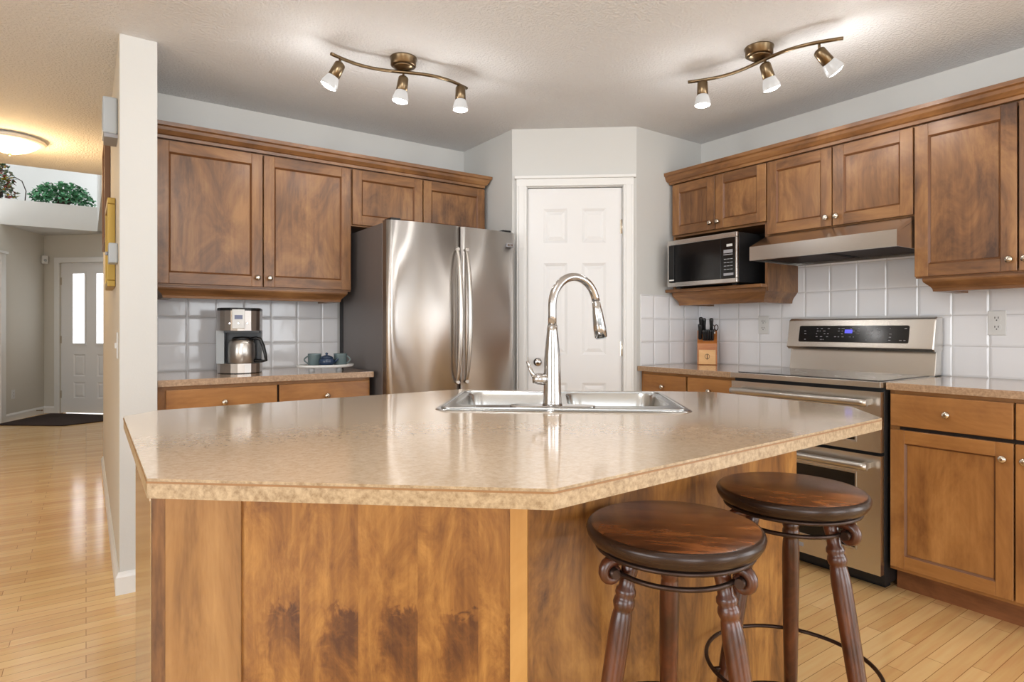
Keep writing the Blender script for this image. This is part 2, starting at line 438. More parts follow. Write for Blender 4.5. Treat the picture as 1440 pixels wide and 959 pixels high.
# tiled splashbacks, each a skin on its wall
def tiles(name, parent, P0, du, dv_h, u_off=0.0):
    """P0 lower corner, du horizontal run vector, dv_h height; uv in metres"""
    bm = bmesh.new(); uvl = bm.loops.layers.uv.new('UVMap')
    P0 = Vector(P0); du = Vector(du); L_ = du.length; nrm = Vector((du.y, -du.x, 0)).normalized() * 0.006
    def quad(a, b, c, d, uvs):
        f = bm.faces.new([bm.verts.new(p) for p in (a, b, c, d)])
        for l, t in zip(f.loops, uvs): l[uvl].uv = t
    z = Vector((0, 0, dv_h))
    uvq = [(u_off, 0), (u_off + L_, 0), (u_off + L_, dv_h), (u_off, dv_h)]
    quad(P0 + nrm, P0 + du + nrm, P0 + du + z + nrm, P0 + z + nrm, uvq)
    quad(P0 + z + nrm, P0 + du + z + nrm, P0 + du + z, P0 + z, [(u_off, .001)] * 4)
    quad(P0, P0 + nrm, P0 + z + nrm, P0 + z, [(u_off + .02, .02)] * 4)
    quad(P0 + du + nrm, P0 + du, P0 + du + z, P0 + du + z + nrm, [(u_off + .02, .02)] * 4)
    me = bpy.data.meshes.new(name); bm.to_mesh(me); bm.free(); me.materials.append(M['tile'])
    o = bpy.data.objects.new(name, me); COL.objects.link(o); o.parent = parent
    return o
tiles('tile_splashback', wall_back, (0.262, W1, 0.92), (1.05, 0, 0), 0.46, 0.10)
tiles('tile_splashback', wall_right, (W2, 2.706, 0.92), (0, -2.45, 0), 0.47, 0.0)
tiles('tile_splashback_high', wall_right, (W2 - 0.0005, 2.0, 1.37), (0, -0.76, 0), 0.32, 0.706)
tiles('tile_splashback', wall_pr, (2.90, 2.706, 0.92), (0.6, 0, 0), 0.455, 0.03)

# ---- pantry door with its frame
def panel_door(name, T, wd, h, th, mat, rows, cols, stile, depth=0.008, holes=()):
    """moulded door: face slab with sunken and raised panels; rows: list of (z0, z1), cols: list of (x0, x1)"""
    d = MB()
    xs = sorted({0, wd, *[c for q in cols for c in q]}); zs = sorted({0, h, *[c for q in rows for c in q]})
    for i in range(len(xs) - 1):
        for j in range(len(zs) - 1):
            cell = (xs[i], xs[i + 1]) in [tuple(q) for q in cols] and (zs[j], zs[j + 1]) in [tuple(q) for q in rows]
            if cell:
                a, b, c, e = xs[i], xs[i + 1], zs[j], zs[j + 1]; t = 0.018; g = 0.03
                def fr(x0, x1, z0, z1, y, X0, X1, Z0, Z1, Y):
                    q = [Vector((x0, y, z0)), Vector((x1, y, z0)), Vector((x1, y, z1)), Vector((x0, y, z1))]
                    p = [Vector((X0, Y, Z0)), Vector((X1, Y, Z0)), Vector((X1, Y, Z1)), Vector((X0, Y, Z1))]
                    q = [d.bm.verts.new(T @ v) for v in q]; p = [d.bm.verts.new(T @ v) for v in p]
                    for k in range(4): d.face([q[k], q[(k + 1) % 4], p[(k + 1) % 4], p[k]], mat)
                    return p
                fr(a, b, c, e, 0, a + t, b - t, c + t, e - t, depth)
                p = fr(a + t, b - t, c + t, e - t, depth, a + g + 0.01, b - g - 0.01, c + g + 0.01, e - g - 0.01, depth * 0.25)
                d.face(p, mat)
                d.box(a, b, depth + 0.001, th, c, e, mat, T)
            else:
                d.box(xs[i], xs[i + 1], 0, th, zs[j], zs[j + 1], mat, T)
    return d
dw = DX1 - DX0 - 0.006
TD = TP @ Tm((DX0 + 0.003, 0.018, 0.008))
cx = [(0.10, 0.10 + 0.155), (dw - 0.10 - 0.155, dw - 0.10)]
door = struct(panel_door('door_1', TD, dw, DZ - 0.012, 0.035, 'door', [(0.22, 0.80), (0.98, 1.57), (1.70, 1.92)], cx, 0.1).build('door_1'))
k = MB(); Tk = TD @ Tm((0.065, 0, 0.935), rx=PI / 2)
k.lathe([(0.026, 0), (0.026, 0.006), (0.010, 0.010), (0.010, 0.032), (0.022, 0.040), (0.028, 0.052), (0.026, 0.062), (0.012, 0.068), (0.001, 0.069)], 'chrome', Tk, 24)
k.build('door_knob', door)
for z in (0.25, 1.02, 1.80):
    h = MB(); h.lathe([(0.007, 0), (0.007, 0.09)], 'nickel', TD @ Tm((dw + 0.002, -0.006, z - 0.045)), 12)
    h.box(dw - 0.012, dw + 0.001, -0.002, 0.001, z - 0.045, z + 0.045, 'nickel', TD); h.build('hinge', door)
h = MB(); h.box(-0.004, 0.002, -0.012, 0.004, 0.90, 0.965, 'nickel', TD); h.build('strike_plate', door)
c = MB()
for a, b in ((DX0 - 0.068, DX0 - 0.004), (DX1 + 0.004, DX1 + 0.068)):
    c.box(a, b, -0.018, 0, 0, DZ + 0.01, 'white', TP); c.box(a + 0.014, b - 0.014, -0.022, -0.018, 0, DZ + 0.01, 'white', TP)
c.box(DX0 - 0.068, DX1 + 0.068, -0.02, 0, DZ + 0.006, DZ + 0.052, 'white', TP)
c.box(DX0 - 0.080, DX1 + 0.080, -0.034, 0, DZ + 0.052, DZ + 0.070, 'white', TP)
c.box(DX0 - 0.004, DX0 + 0.001, -0.01, 0.11, 0, DZ, 'white', TP); c.box(DX1 - 0.001, DX1 + 0.004, -0.01, 0.11, 0, DZ, 'white', TP)
struct(c.build('trim_1', bevel=0.003))
b = MB(); b.box(0, 0.9, 0.5, 0.52, 0, CE, 'wall', TP); struct(b.build('wall_pantry_inside'))

# ---- baseboards
def base(name, pts, h=0.095, t=0.014):
    m_ = MB(); m_.sweep([(0, 0), (t, 0), (t, h - 0.02), (t * 0.6, h - 0.01), (t * 0.3, h), (0, h)], pts, 'white'); return struct(m_.build(name))
base('baseboard_hall', [(0.118, 6.10), (0.118, 3.145), (0.262, 3.145), (0.262, 3.19)][::1])

# ---- foyer and entry at the end of the hall
E1 = Vector((-0.472, 10.53)); E0 = Vector((-2.2, 6.5)); E0 = E1 + (Vector((-1.162, 8.998)) - E1) * 2.1
ed = Vector((0.393 + 0.287, 9.74 - 10.376)).normalized(); eang = math.atan2(ed.y, ed.x)
def wallseg(name, a, b, z0, z1, mat, th=0.1):
    d = (b - a); L_ = d.length; T = Tm((a.x, a.y, 0), rz=math.atan2(d.y, d.x))
    w = MB(); w.box(0, L_, 0, th, z0, z1, mat, T); return struct(w.build(name))
wallseg('wall_entry_left', E0, E1, 0, CE, 'wall_entry')
TE = Tm((E1.x, E1.y, 0), rz=eang)
ex0 = (Vector((-0.287, 10.376)) - E1).length
DW, DH = 0.92, 2.06
w = MB(); w.box(0, ex0, 0, 0.1, 0, CE, 'wall_entry', TE); w.box(ex0 + DW, ex0 + DW + 1.2, 0, 0.1, 0, CE, 'wall_entry', TE)
w.box(ex0, ex0 + DW, 0, 0.1, DH, CE, 'wall_entry', TE); struct(w.build('wall_entry_back'))
TED = TE @ Tm((ex0 + 0.004, 0.02, 0.01))
lites = [(0.19, 0.37), (0.55, 0.73)]
d2 = panel_door('door_2', TED, DW - 0.008, DH - 0.015, 0.04, 'door', [(0.20, 0.42), (0.50, 0.80)], lites, 0.1)
for a, b in lites:
    for (p, q, r, s_) in ((a - 0.02, a, 0.93, 1.92), (b, b + 0.02, 0.93, 1.92), (a, b, 0.93, 0.95), (a, b, 1.90, 1.92)):
        d2.box(p, q, -0.012, 0.0, r, s_, 'door', TED)
door2 = struct(d2.build('door_2'))
for a, b in lites:
    g = MB(); g.box(a, b, -0.004, 0.001, 0.95, 1.90, 'lite', TED); g.build('glass_lite', door2)
for z in (0.25, 1.0, 1.8):
    h = MB(); h.box(-0.008, 0.01, -0.012, 0, z - 0.05, z + 0.05, 'nickel', TED); h.build('hinge', door2)
c = MB()
c.box(ex0 - 0.07, ex0, -0.018, 0, 0, DH + 0.07, 'white', TE); c.box(ex0 + DW, ex0 + DW + 0.07, -0.018, 0, 0, DH + 0.07, 'white', TE)
c.box(ex0 - 0.07, ex0 + DW + 0.07, -0.02, 0, DH, DH + 0.07, 'white', TE)
struct(c.build('trim_2', bevel=0.003))
base('baseboard_entry', [(E0.x, E0.y), (E1.x, E1.y), tuple(E1 + ed * (ex0 - 0.07))])
# closet casing at the very left of the entry wall
ENA = math.atan2((E1 - E0).y, (E1 - E0).x); TL = Tm((E0.x, E0.y, 0), rz=ENA); LL_ = (E1 - E0).length
qc = (Vector((-0.834, 9.745)) - E0).length
c = MB(); c.box(qc - 0.10, qc, -0.022, 0, 0, 2.08, 'white', TL); c.box(qc - 1.0, qc - 0.10, -0.02, 0, 2.0, 2.08, 'white', TL); c.box(qc - 1.0, qc + 0.02, -0.04, 0, 2.08, 2.11, 'white', TL)
c.box(qc - 0.98, qc - 0.10, -0.008, 0, 0.01, 2.0, 'door', TL)
struct(c.build('trim_3', bevel=0.003))
# plant ledge over the entry, lower ceiling behind it, high foyer walls
w = MB(); w.box(-2.6, 0.262, 9.68, 10.9, CE, CE + 0.04, 'wall'); w.box(-2.6, 0.262, 9.68, 9.78, CE + 0.04, 2.755, 'wall'); w.box(-2.6, 0.262, 9.78, 11.0, 2.66, 2.75, 'wall')
w.box(0.262, 1.1, 9.0, 10.9, CE, CE + 0.04, 'wall')
struct(w.build('wall_ledge'))
w = MB(); w.box(-2.6, 0.262, 10.75, 10.85, 2.75, 4.4, 'wall'); struct(w.build('wall_niche'))
w = MB(); w.box(-2.15, -2.05, 6.13, 8.6, 0, 4.4, 'wall_entry'); w.box(-3.7, -2.05, 6.13, 6.2, 0, CE, 'wall_entry'); struct(w.build('wall_foyer_left'))
w = MB(); w.box(-2.7, 0.3, 6.13, 10.9, 4.5, 4.6, 'ceiling'); struct(w.build('ceiling_foyer'))
w = MB(); w.box(-2.6, 0.262, 6.05, 6.13, CE + 0.12, 4.5, 'wall'); struct(w.build('wall_foyer_header'))
w = MB(); w.box(0.262, 1.0, 6.2, 9.0, CE, CE + 0.05, 'ceiling'); struct(w.build('ceiling_passage'))
# ------------------------------------------------------------------ cabinets
def knob(parent, x, y, z, r=0.015):
    k = MB(); k.lathe([(0.007, 0), (0.006, 0.010), (r * 0.8, 0.014), (r, 0.020), (r * 0.85, 0.026), (r * 0.3, 0.029)], 'nickel', Tm((x, y, z), rx=PI / 2), 18)
    return k.build('knob', parent)
def shaker(parent, x0, x1, z0, z1, kx=None, kz=None, low=False, y=-0.021, kname='door'):
    wv, wh = ('wood_low', 'wood_low_h') if low else ('wood_v', 'wood_h')
    s = 0.056; d = MB(); t = 0.02
    d.box(x0, x0 + s, y, y + t, z0, z1, wv); d.box(x1 - s, x1, y, y + t, z0, z1, wv)
    d.box(x0 + s, x1 - s, y, y + t, z0, z0 + s, wh); d.box(x0 + s, x1 - s, y, y + t, z1 - s, z1, wh)
    a, b, c, e = x0 + s, x1 - s, z0 + s, z1 - s; g = 0.007; yi = y + 0.009
    Q = [Vector(v) for v in ((a, y + 0.0005, c), (b, y + 0.0005, c), (b, y + 0.0005, e), (a, y + 0.0005, e))]
    P = [Vector(v) for v in ((a + g, yi, c + g), (b - g, yi, c + g), (b - g, yi, e - g), (a + g, yi, e - g))]
    Q = [d.bm.verts.new(v) for v in Q]; P = [d.bm.verts.new(v) for v in P]
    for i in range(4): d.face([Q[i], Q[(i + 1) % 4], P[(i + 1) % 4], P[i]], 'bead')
    d.box(a + g, b - g, yi, y + t, c + g, e - g, wv)
    d.box(a, b, yi + 0.004, y + t - 0.001, c, e, wv)
    o = d.build(kname, parent, bevel=0.0015, seg=1)
    if kx is not None: knob(o, kx, y, kz)
    return o
def slab_drawer(parent, x0, x1, z0, z1, low=True, y=-0.021):
    d = MB(); d.box(x0, x1, y, y + 0.02, z0, z1, 'wood_low_h' if low else 'wood_h')
    o = d.build('drawer', parent, bevel=0.004, seg=2)
    knob(o, (x0 + x1) / 2, y, (z0 + z1) / 2)
    return o
def carcass(parent, wd, dp, h, low=False, z0=0.0, inner='dark_in', name='cabinet_box'):
    c = MB(); wv = 'wood_low' if low else 'wood_v'; wh = 'wood_low_h' if low else 'wood_h'; t = 0.018
    c.box(0, t, 0, dp, z0, h, wv); c.box(wd - t, wd, 0, dp, z0, h, wv)
    c.box(t, wd - t, 0.0, dp, z0, z0 + t, wh); c.box(t, wd - t, 0, dp, h - t, h, wh)
    c.box(t, wd - t, dp - 0.008, dp, z0 + t, h - t, wv)
    c.box(t, t + 0.02, 0, 0.02, z0 + t, h - t, wv); c.box(wd - t - 0.02, wd - t, 0, 0.02, z0 + t, h - t, wv)
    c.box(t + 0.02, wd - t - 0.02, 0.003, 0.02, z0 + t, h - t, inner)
    return c.build(name, parent)
RAIL = [(-0.045, -0.062), (0.004, -0.062), (0.006, -0.050), (0.012, -0.040), (0.026, -0.026), (0.034, -0.018), (0.036, -0.010), (0.036, 0), (-0.045, 0)]
CROWN = [(-0.02, 0), (0.008, 0), (0.010, 0.014), (0.018, 0.018), (0.030, 0.036), (0.034, 0.050), (0.044, 0.056), (0.046, 0.074), (-0.02, 0.074)]
def light_rail(parent, wd, dp, z, ins=0.085):
    m_ = MB(); prof = [(o, z + zz) for o, zz in RAIL]
    m_.sweep(prof, [(ins, dp), (ins, 0.045), (wd - ins, 0.045), (wd - ins, dp)][::-1] if False else [(ins, dp), (ins, 0.045), (wd - ins, 0.045), (wd - ins, dp)], 'wood_h')
    m_.box(ins + 0.02, wd - ins - 0.02, 0.07, dp, z - 0.012, z - 0.001, 'wood_h')
    return m_.build('light_rail', parent)

F1 = W1 - 0.319   # carcass front of the uppers on the back wall
D1 = 0.317
ZT = 2.105
# two-door wall cabinet over the coffee counter
u = thing('wall_cabinet', 'wide two-door stained wall cabinet above the coffee maker', 'cabinet', (0.272, F1, 0))
carcass(u, 1.011, D1, ZT, z0=1.375)
shaker(u, 0.012, 0.513, 1.383, 2.098, 0.485, 1.43)
shaker(u, 0.519, 1.006, 1.383, 2.098, 0.547, 1.43)
light_rail(u, 1.011, D1, 1.375, ins=0.05)
u = thing('wall_cabinet', 'short two-door stained wall cabinet above the refrigerator', 'cabinet', (1.284, F1, 0))
carcass(u, 0.935, D1, ZT, z0=1.765)
shaker(u, 0.006, 0.462, 1.773, 2.098, 0.437, 1.80)
shaker(u, 0.470, 0.928, 1.773, 2.098, 0.497, 1.80)
c = MB(); c.sweep([(o, ZT + z) for o, z in CROWN], [(0.266, F1 - 0.021), (2.219 - 0.02, F1 - 0.021), (2.219 - 0.02, W1 - 0.003)], 'wood_h')
tag(c.build('crown_moulding'), 'stained crown moulding along the tops of the cabinets on the refrigerator side', 'moulding')

RZ = -PI / 2
F2 = W2 - 0.319
u = thing('microwave_cabinet', 'two-door stained wall cabinet with open shelf holding the microwave', 'cabinet', (F2, 2.682, 0), RZ)
WA = 0.682
c = MB(); t = 0.018
c.box(0, t, 0, D1, 1.39, ZT, 'wood_v'); c.box(WA - t, WA, 0, D1, 1.372, ZT, 'wood_v')
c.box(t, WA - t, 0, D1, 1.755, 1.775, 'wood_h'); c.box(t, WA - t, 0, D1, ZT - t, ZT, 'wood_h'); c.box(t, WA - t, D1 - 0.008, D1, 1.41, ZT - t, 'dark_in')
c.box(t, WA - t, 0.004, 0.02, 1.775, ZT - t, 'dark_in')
c.build('cabinet_box', u)
shaker(u, 0.008, 0.336, 1.768, 2.098, 0.312, 1.81)
shaker(u, 0.342, WA - 0.002, 1.768, 2.098, 0.368, 1.81)
c = MB(); c.box(-0.018, WA - 0.001, -0.06, 0, 1.392, 1.412, 'wood_h'); c.box(t, WA - t, 0, D1 - 0.008, 1.392, 1.412, 'wood_h'); c.build('shelf', u, bevel=0.003)
c = MB(); c.sweep([(o, 1.392 + z * 1.35) for o, z in RAIL], [(0.04, D1), (0.04, 0.02), (WA - 0.04, 0.02), (WA - 0.04, D1)], 'wood_h')
c.build('light_rail', u)
u = thing('wall_cabinet', 'short two-door stained wall cabinet directly above the range hood', 'cabinet', (F2, 1.999, 0), RZ)
WB = 0.752
carcass(u, WB, D1, ZT, z0=1.683)
shaker(u, 0.006, 0.370, 1.690, 2.098, 0.346, 1.735)
shaker(u, 0.376, WB - 0.003, 1.690, 2.098, 0.400, 1.735)
u = thing('wall_cabinet', 'tall two-door stained wall cabinet right of the range hood', 'cabinet', (F2, 1.246, 0), RZ)
WC = 0.78
carcass(u, WC, D1, ZT, z0=1.39)
shaker(u, 0.003, 0.384, 1.396, 2.098, 0.361, 1.445)
shaker(u, 0.391, WC - 0.003, 1.396, 2.098, 0.414, 1.445)
light_rail(u, WC, D1, 1.39, ins=0.06)
c = MB(); c.sweep([(o, ZT + z) for o, z in CROWN], [(W2 - 0.003, 2.684), (F2 - 0.021, 2.684), (F2 - 0.021, 0.46)], 'wood_y')
tag(c.build('crown_moulding'), 'stained crown moulding along the tops of the cabinets on the stove side', 'moulding')

# base cabinets
def base_cab(label, loc, rz, wd, dp, units, h=0.888):
    u = thing('base_cabinet', label, 'cabinet', loc, rz)
    carcass(u, wd, dp, h, True, z0=0.1)
    k = MB(); k.box(0.0, wd, 0.065, dp, 0, 0.1, 'toe'); k.build('toe_kick', u)
    for x0, x1, side in units:
        slab_drawer(u, x0, x1, 0.732, 0.872)
        shaker(u, x0, x1, 0.118, 0.716, (x1 - 0.03) if side > 0 else (x0 + 0.03), 0.655, True)
    return u
base_cab('stained base cabinet with two drawers under the coffee maker counter', (0.268, W1 - 0.60, 0), 0, 1.02, 0.597, [(0.032, 0.524, 1), (0.534, 1.014, -1)])
base_cab('stained base cabinet with two drawers under the knife block, left of the stove', (W2 - 0.60, 2.70, 0), RZ, 0.698, 0.597, [(0.03, 0.362, 1), (0.374, 0.692, -1)])
base_cab('honey stained base cabinet right of the stove under the bare counter', (W2 - 0.60, 1.236, 0), RZ, 0.88, 0.597, [(0.008, 0.440, 1), (0.446, 0.872, -1)])

def worktop(label, x0, x1, y0, y1, wall):
    w = MB(); w.box(x0, x1, y0, y1, 0.889, 0.92, 'lam_wall')
    if wall == 'y': w.box(x0, x1, y0 - 0.0015, y0, 0.890, 0.9165, 'lam_wall_edge')
    else: w.box(x0 - 0.0015, x0, y0, y1, 0.890, 0.9165, 'lam_wall_edge')
    return tag(w.build('worktop', bevel=0.002), label, 'countertop')
worktop('beige laminate worktop carrying the coffee maker and tray', 0.265, 1.297, W1 - 0.64, W1 - 0.007, 'y')
worktop('beige laminate worktop under the knife block beside the stove', W2 - 0.64, W2 - 0.007, 2.0, 2.699, 'x')
worktop('beige laminate worktop right of the stove, bare', W2 - 0.64, W2 - 0.007, 0.35, 1.236, 'x')

# ------------------------------------------------------------------ refrigerator
fr = thing('refrigerator', 'tall stainless french-door refrigerator beside the white pantry door', 'refrigerator', (1.325, 3.05, 0))
FW = 0.848
c = MB(); c.box(0.0, FW, 0.075, 0.74, 0.02, 1.735, 'fridge_side'); c.build('body', fr, bevel=0.004)
c = MB(); c.box(-0.003, FW + 0.003, 0.69, 0.745, 0.05, 1.70, 'black_matte'); c.build('rear_cover', fr)
c = MB(); c.box(0.02, FW - 0.02, 0.05, 0.09, 0.0, 0.07, 'black_matte'); c.build('base_grille', fr)
def bowed(x0, x1, z0, z1, y_front, bow, mat, name, edge):
    d = MB(); n = 14; pts = []
    for i in range(n + 1):
        x = x0 + (x1 - x0) * i / n; s_ = (2 * x / FW - 1)
        y = y_front - bow * (1 - s_ * s_)
        e = min(i, n - i) / n
        if e < 0.001: y += 0.012
        pts.append((x, y))
    out = pts + [(x1, 0.072), (x0, 0.072)]
    a = [d.bm.verts.new((x, y, z0)) for x, y in out]; b = [d.bm.verts.new((x, y, z1)) for x, y in out]; m_ = len(out)
    for i in range(m_):
        side = i >= n
        d.face([a[i], a[(i + 1) % m_], b[(i + 1) % m_], b[i]], edge if side else mat, not side)
    d.face(a[::-1], edge); d.face(b, edge)
    return d.build(name, fr, bevel=0)
doorL = bowed(0.001, FW / 2 - 0.003 + 0.02, 0.70, 1.745, 0.012, 0.028, 'steel_v', 'door', 'fridge_trim')
doorR = bowed(FW / 2 + 0.003 + 0.02, FW - 0.001, 0.70, 1.745, 0.012, 0.028, 'steel_v', 'door', 'fridge_trim')
frz = bowed(0.001, FW - 0.001, 0.08, 0.69, 0.012, 0.028, 'steel_v', 'freezer_drawer', 'fridge_trim')
for dd, hx in ((doorL, FW / 2 - 0.03 + 0.02), (doorR, FW / 2 + 0.03 + 0.02)):
    h = MB(); pts = []; n = 20
    for i in range(n + 1):
        t = i / n; z = 0.84 + 0.78 * t
        pts.append((hx, -0.022 - 0.048 * math.sin(PI * t) ** 0.6, z))
    h.tube(pts, [0.009 + 0.007 * math.sin(PI * i / n) for i in range(n + 1)], 'steel_soft', 14, flat=1.0)
    for z in (0.85, 1.61): h.lathe([(0.012, 0), (0.010, 0.03)], 'steel_soft', Tm((hx, -0.010, z), rx=PI / 2), 14)
    h.build('handle', dd)
h = MB(); pts = [(0.1 + 0.65 * i / 16, -0.03 - 0.04 * math.sin(PI * i / 16) ** 0.6, 0.60) for i in range(17)]
h.tube(pts, 0.012, 'steel_soft', 12); h.build('handle', frz)
e = MB(); X = FW - 0.075
e.box(X, X + 0.05, -0.0022, 0.012, 1.655, 1.677, 'grey_print'); e.box(X + 0.008, X + 0.021, -0.0030, -0.002, 1.660, 1.672, 'fridge_trim'); e.box(X + 0.026, X + 0.030, -0.0030, -0.002, 1.658, 1.674, 'fridge_trim')
e.box(X + 0.034, X + 0.044, -0.0030, -0.002, 1.660, 1.672, 'fridge_trim')
e.build('brand_badge', doorR, bevel=0.001)
for x in (0.03, FW - 0.08):
    h = MB(); h.box(x, x + 0.06, 0.03, 0.12, 1.745, 1.762, 'black_matte'); h.build('hinge_cover', fr, bevel=0.004)

# ------------------------------------------------------------------ stove (range)
st = thing('stove', 'stainless double-oven range with black glass cooktop below the range hood', 'stove', (2.868, 1.992, 0), RZ)
SW = 0.750; SD = 0.625
c = MB(); c.box(0, SW, 0.0, SD - 0.03, 0.03, 0.895, 'black_matte'); c.build('body', st)
for yy in (0.05, 0.5):
    c = MB(); c.box(0.02, SW - 0.02, yy, yy + 0.05, 0, 0.05, 'black_matte'); c.build('foot', st)
c = MB(); c.box(-0.0, SW + 0.0, -0.042, SD - 0.1, 0.896, 0.922, 'steel_h')
c.box(0.018, SW - 0.018, 0.0, SD - 0.115, 0.922, 0.9255, 'cooktop')
for x, y, r in ((0.2, 0.15, 0.10), (0.55, 0.15, 0.085), (0.2, 0.39, 0.075), (0.55, 0.39, 0.10)):
    n = 40
    for k_ in range(n):
        a0, a1 = 2 * PI * k_ / n, 2 * PI * (k_ + 1) / n
        v = [c.bm.verts.new((x + rr * math.cos(a), y + rr * math.sin(a), 0.9258)) for rr, a in ((r, a0), (r, a1), (r - 0.003, a1), (r - 0.003, a0))]
        c.face(v, 'grey_print')
c.build('cooktop', st, bevel=0.003)
def oven_door(z0, z1, wz0, wz1, wx0, wx1, name='oven_door'):
    d = MB(); f = -0.035
    d.box(0.002, wx0, f, 0, z0, z1, 'steel_h'); d.box(wx1, SW - 0.002, f, 0, z0, z1, 'steel_h')
    d.box(wx0, wx1, f, 0, z0, wz0, 'steel_h'); d.box(wx0, wx1, f, 0, wz1, z1, 'steel_h')
    o = d.build(name, st)
    r = MB()   # thin raised frame round the window
    for q in ((wx0 - 0.008, wx0, wz0 - 0.008, wz1 + 0.008), (wx1, wx1 + 0.008, wz0 - 0.008, wz1 + 0.008), (wx0, wx1, wz0 - 0.008, wz0), (wx0, wx1, wz1, wz1 + 0.008)):
        r.box(q[0], q[1], f - 0.002, f + 0.002, q[2], q[3], 'steel_soft')
    r.build('window_frame', o, bevel=0.001)
    g = MB(); g.box(wx0, wx1, f + 0.004, -0.005, wz0, wz1, 'black_gloss'); g.build('oven_window', o)
    return o
def oven_handle(door_, z):
    h = MB(); h.tube([(0.035, -0.085, z), (0.06, -0.088, z), (SW / 2, -0.090, z), (SW - 0.06, -0.088, z), (SW - 0.035, -0.085, z)], 0.0165, 'steel_soft', 16)
    for x in (0.055, SW - 0.055): h.box(x - 0.012, x + 0.012, -0.085, -0.034, z - 0.012, z + 0.012, 'steel_soft')
    return h.build('handle', door_)
od = oven_door(0.612, 0.878, 0.655, 0.775, 0.11, 0.64); oven_handle(od, 0.832)
ol = oven_door(0.075, 0.597, 0.170, 0.505, 0.11, 0.64); oven_handle(ol, 0.552)
b = MB(); b.box(0.30, 0.40, -0.0365, -0.0345, 0.105, 0.123, 'grey_print'); b.build('maker_badge', ol)
g = MB()
# lower sloped panel of the backguard
TB = Matrix()
g.prism([(0.525, 0.922), (0.60, 0.922), (0.60, 1.05), (0.545, 1.05)], 0.0, SW, 'steel_h', Matrix(((0, 0, 1, 0), (1, 0, 0, 0), (0, 1, 0, 0), (0, 0, 0, 1))))
g.build('backguard', st, bevel=0.003)
g = MB()
g.prism([(0.498, 1.052), (0.515, 1.040), (0.61, 1.040), (0.61, 1.214), (0.545, 1.214), (0.530, 1.206)], -0.004, SW + 0.004, 'steel_h', Matrix(((0, 0, 1, 0), (1, 0, 0, 0), (0, 1, 0, 0), (0, 0, 0, 1))))
console = g.build('control_console', st, bevel=0.006, seg=3)
# the console's face leans back a little: matrix lays u (across), v (up) on it
p0 = Vector((0, 0.498, 1.052)); p1 = Vector((0, 0.530, 1.206)); upv = (p1 - p0).normalized(); nrm = Vector((0, -upv.z, upv.y))
TC = Matrix(((1, 0, 0, 0), (0, upv.y, nrm.y, p0.y), (0, upv.z, nrm.z, p0.z), (0, 0, 0, 1)))
g = MB(); g.prism(rrect(0.068, 0.640, 0.030, 0.122, 0.008), 0.0, 0.003, 'black_gloss', TC)
for i in range(64):
    x = random.choice([0.10, 0.17, 0.19, 0.21, 0.23, 0.27, 0.29, 0.31, 0.35, 0.37, 0.39, 0.44, 0.46, 0.49, 0.55, 0.60, 0.62]) + random.uniform(-0.004, 0.004)
    y = random.choice([0.042, 0.058, 0.075, 0.09, 0.104])
    g.box(x, x + random.uniform(0.004, 0.012), y, y + 0.0035, 0.003, 0.0034, 'grey_print', TC)
pan = g.build('control_panel', console)
g = MB(); g.box(0.325, 0.365, 0.080, 0.100, 0.003, 0.0038, 'display_blue', TC); g.build('display', pan)

# ------------------------------------------------------------------ range hood
hd = thing('range_hood', 'stainless under-cabinet range hood with sloping front above the stove', 'range hood', (3.0, 1.994, 0), RZ)
HW = 0.745
h = MB(); prof = [(0.0, 1.532), (0.50, 1.532), (0.50, 1.680), (0.17, 1.680), (0.0, 1.604)]
SX = Matrix(((0, 0, 1, 0), (1, 0, 0, 0), (0, 1, 0, 0), (0, 0, 0, 1)))
# open underneath: sides, slope, top, back, and a recessed pan
h.prism([(0.0, 1.530), (0.022, 1.530), (0.022, 1.598), (0.175, 1.664), (0.175, 1.681), (0.165, 1.681), (0.0, 1.606)], 0, HW, 'steel', SX)
h.prism([(0.175, 1.661), (0.498, 1.661), (0.498, 1.681), (0.175, 1.681)], 0, HW, 'steel', SX)
h.prism([(0.022, 1.530), (0.498, 1.530), (0.498, 1.661), (0.175, 1.661), (0.022, 1.598)], 0, 0.004, 'steel', SX)
h.prism([(0.022, 1.530), (0.498, 1.530), (0.498, 1.661), (0.175, 1.661), (0.022, 1.598)], HW - 0.004, HW, 'steel', SX)
h.box(0.004, HW - 0.004, 0.478, 0.498, 1.530, 1.66, 'steel')
h.build('hood_shell', hd)
f = MB()
for a, b in ((0.02, 0.36), (0.385, 0.725)):
    f.box(a, b, 0.10, 0.46, 1.545, 1.555, 'black_matte')
    for i in range(18): f.box(a + 0.01, b - 0.01, 0.115 + i * 0.019, 0.121 + i * 0.019, 1.541, 1.545, 'iron')
f.build('grease_filter', hd)
f = MB(); f.box(0.02, 0.725, 0.03, 0.095, 1.545, 1.56, 'black_matte'); f.build('light_strip', hd)

# ------------------------------------------------------------------ microwave
mw = thing('microwave', 'black and steel microwave oven on the open cabinet shelf', 'microwave', (3.045, 2.612, 1.418), RZ)
MWW, MWH = 0.508, 0.295
c = MB(); c.box(0, MWW, 0.02, 0.36, 0.006, MWH, 'black_matte'); c.box(0.03, 0.06, 0.05, 0.08, -0.006, 0.006, 'black'); c.box(0.44, 0.47, 0.05, 0.08, -0.006, 0.006, 'black')
c.box(0.03, 0.06, 0.28, 0.31, -0.006, 0.006, 'black'); c.box(0.44, 0.47, 0.28, 0.31, -0.006, 0.006, 'black'); c.build('body', mw, bevel=0.004)
c = MB(); c.box(0, MWW, 0.001, 0.02, 0.004, 0.030, 'steel'); c.box(0, MWW, 0.001, 0.02, MWH - 0.030, MWH, 'steel'); c.box(0, 0.014, 0.001, 0.02, 0.030, MWH - 0.030, 'steel'); c.box(MWW - 0.014, MWW, 0.001, 0.02, 0.030, MWH - 0.030, 'steel')
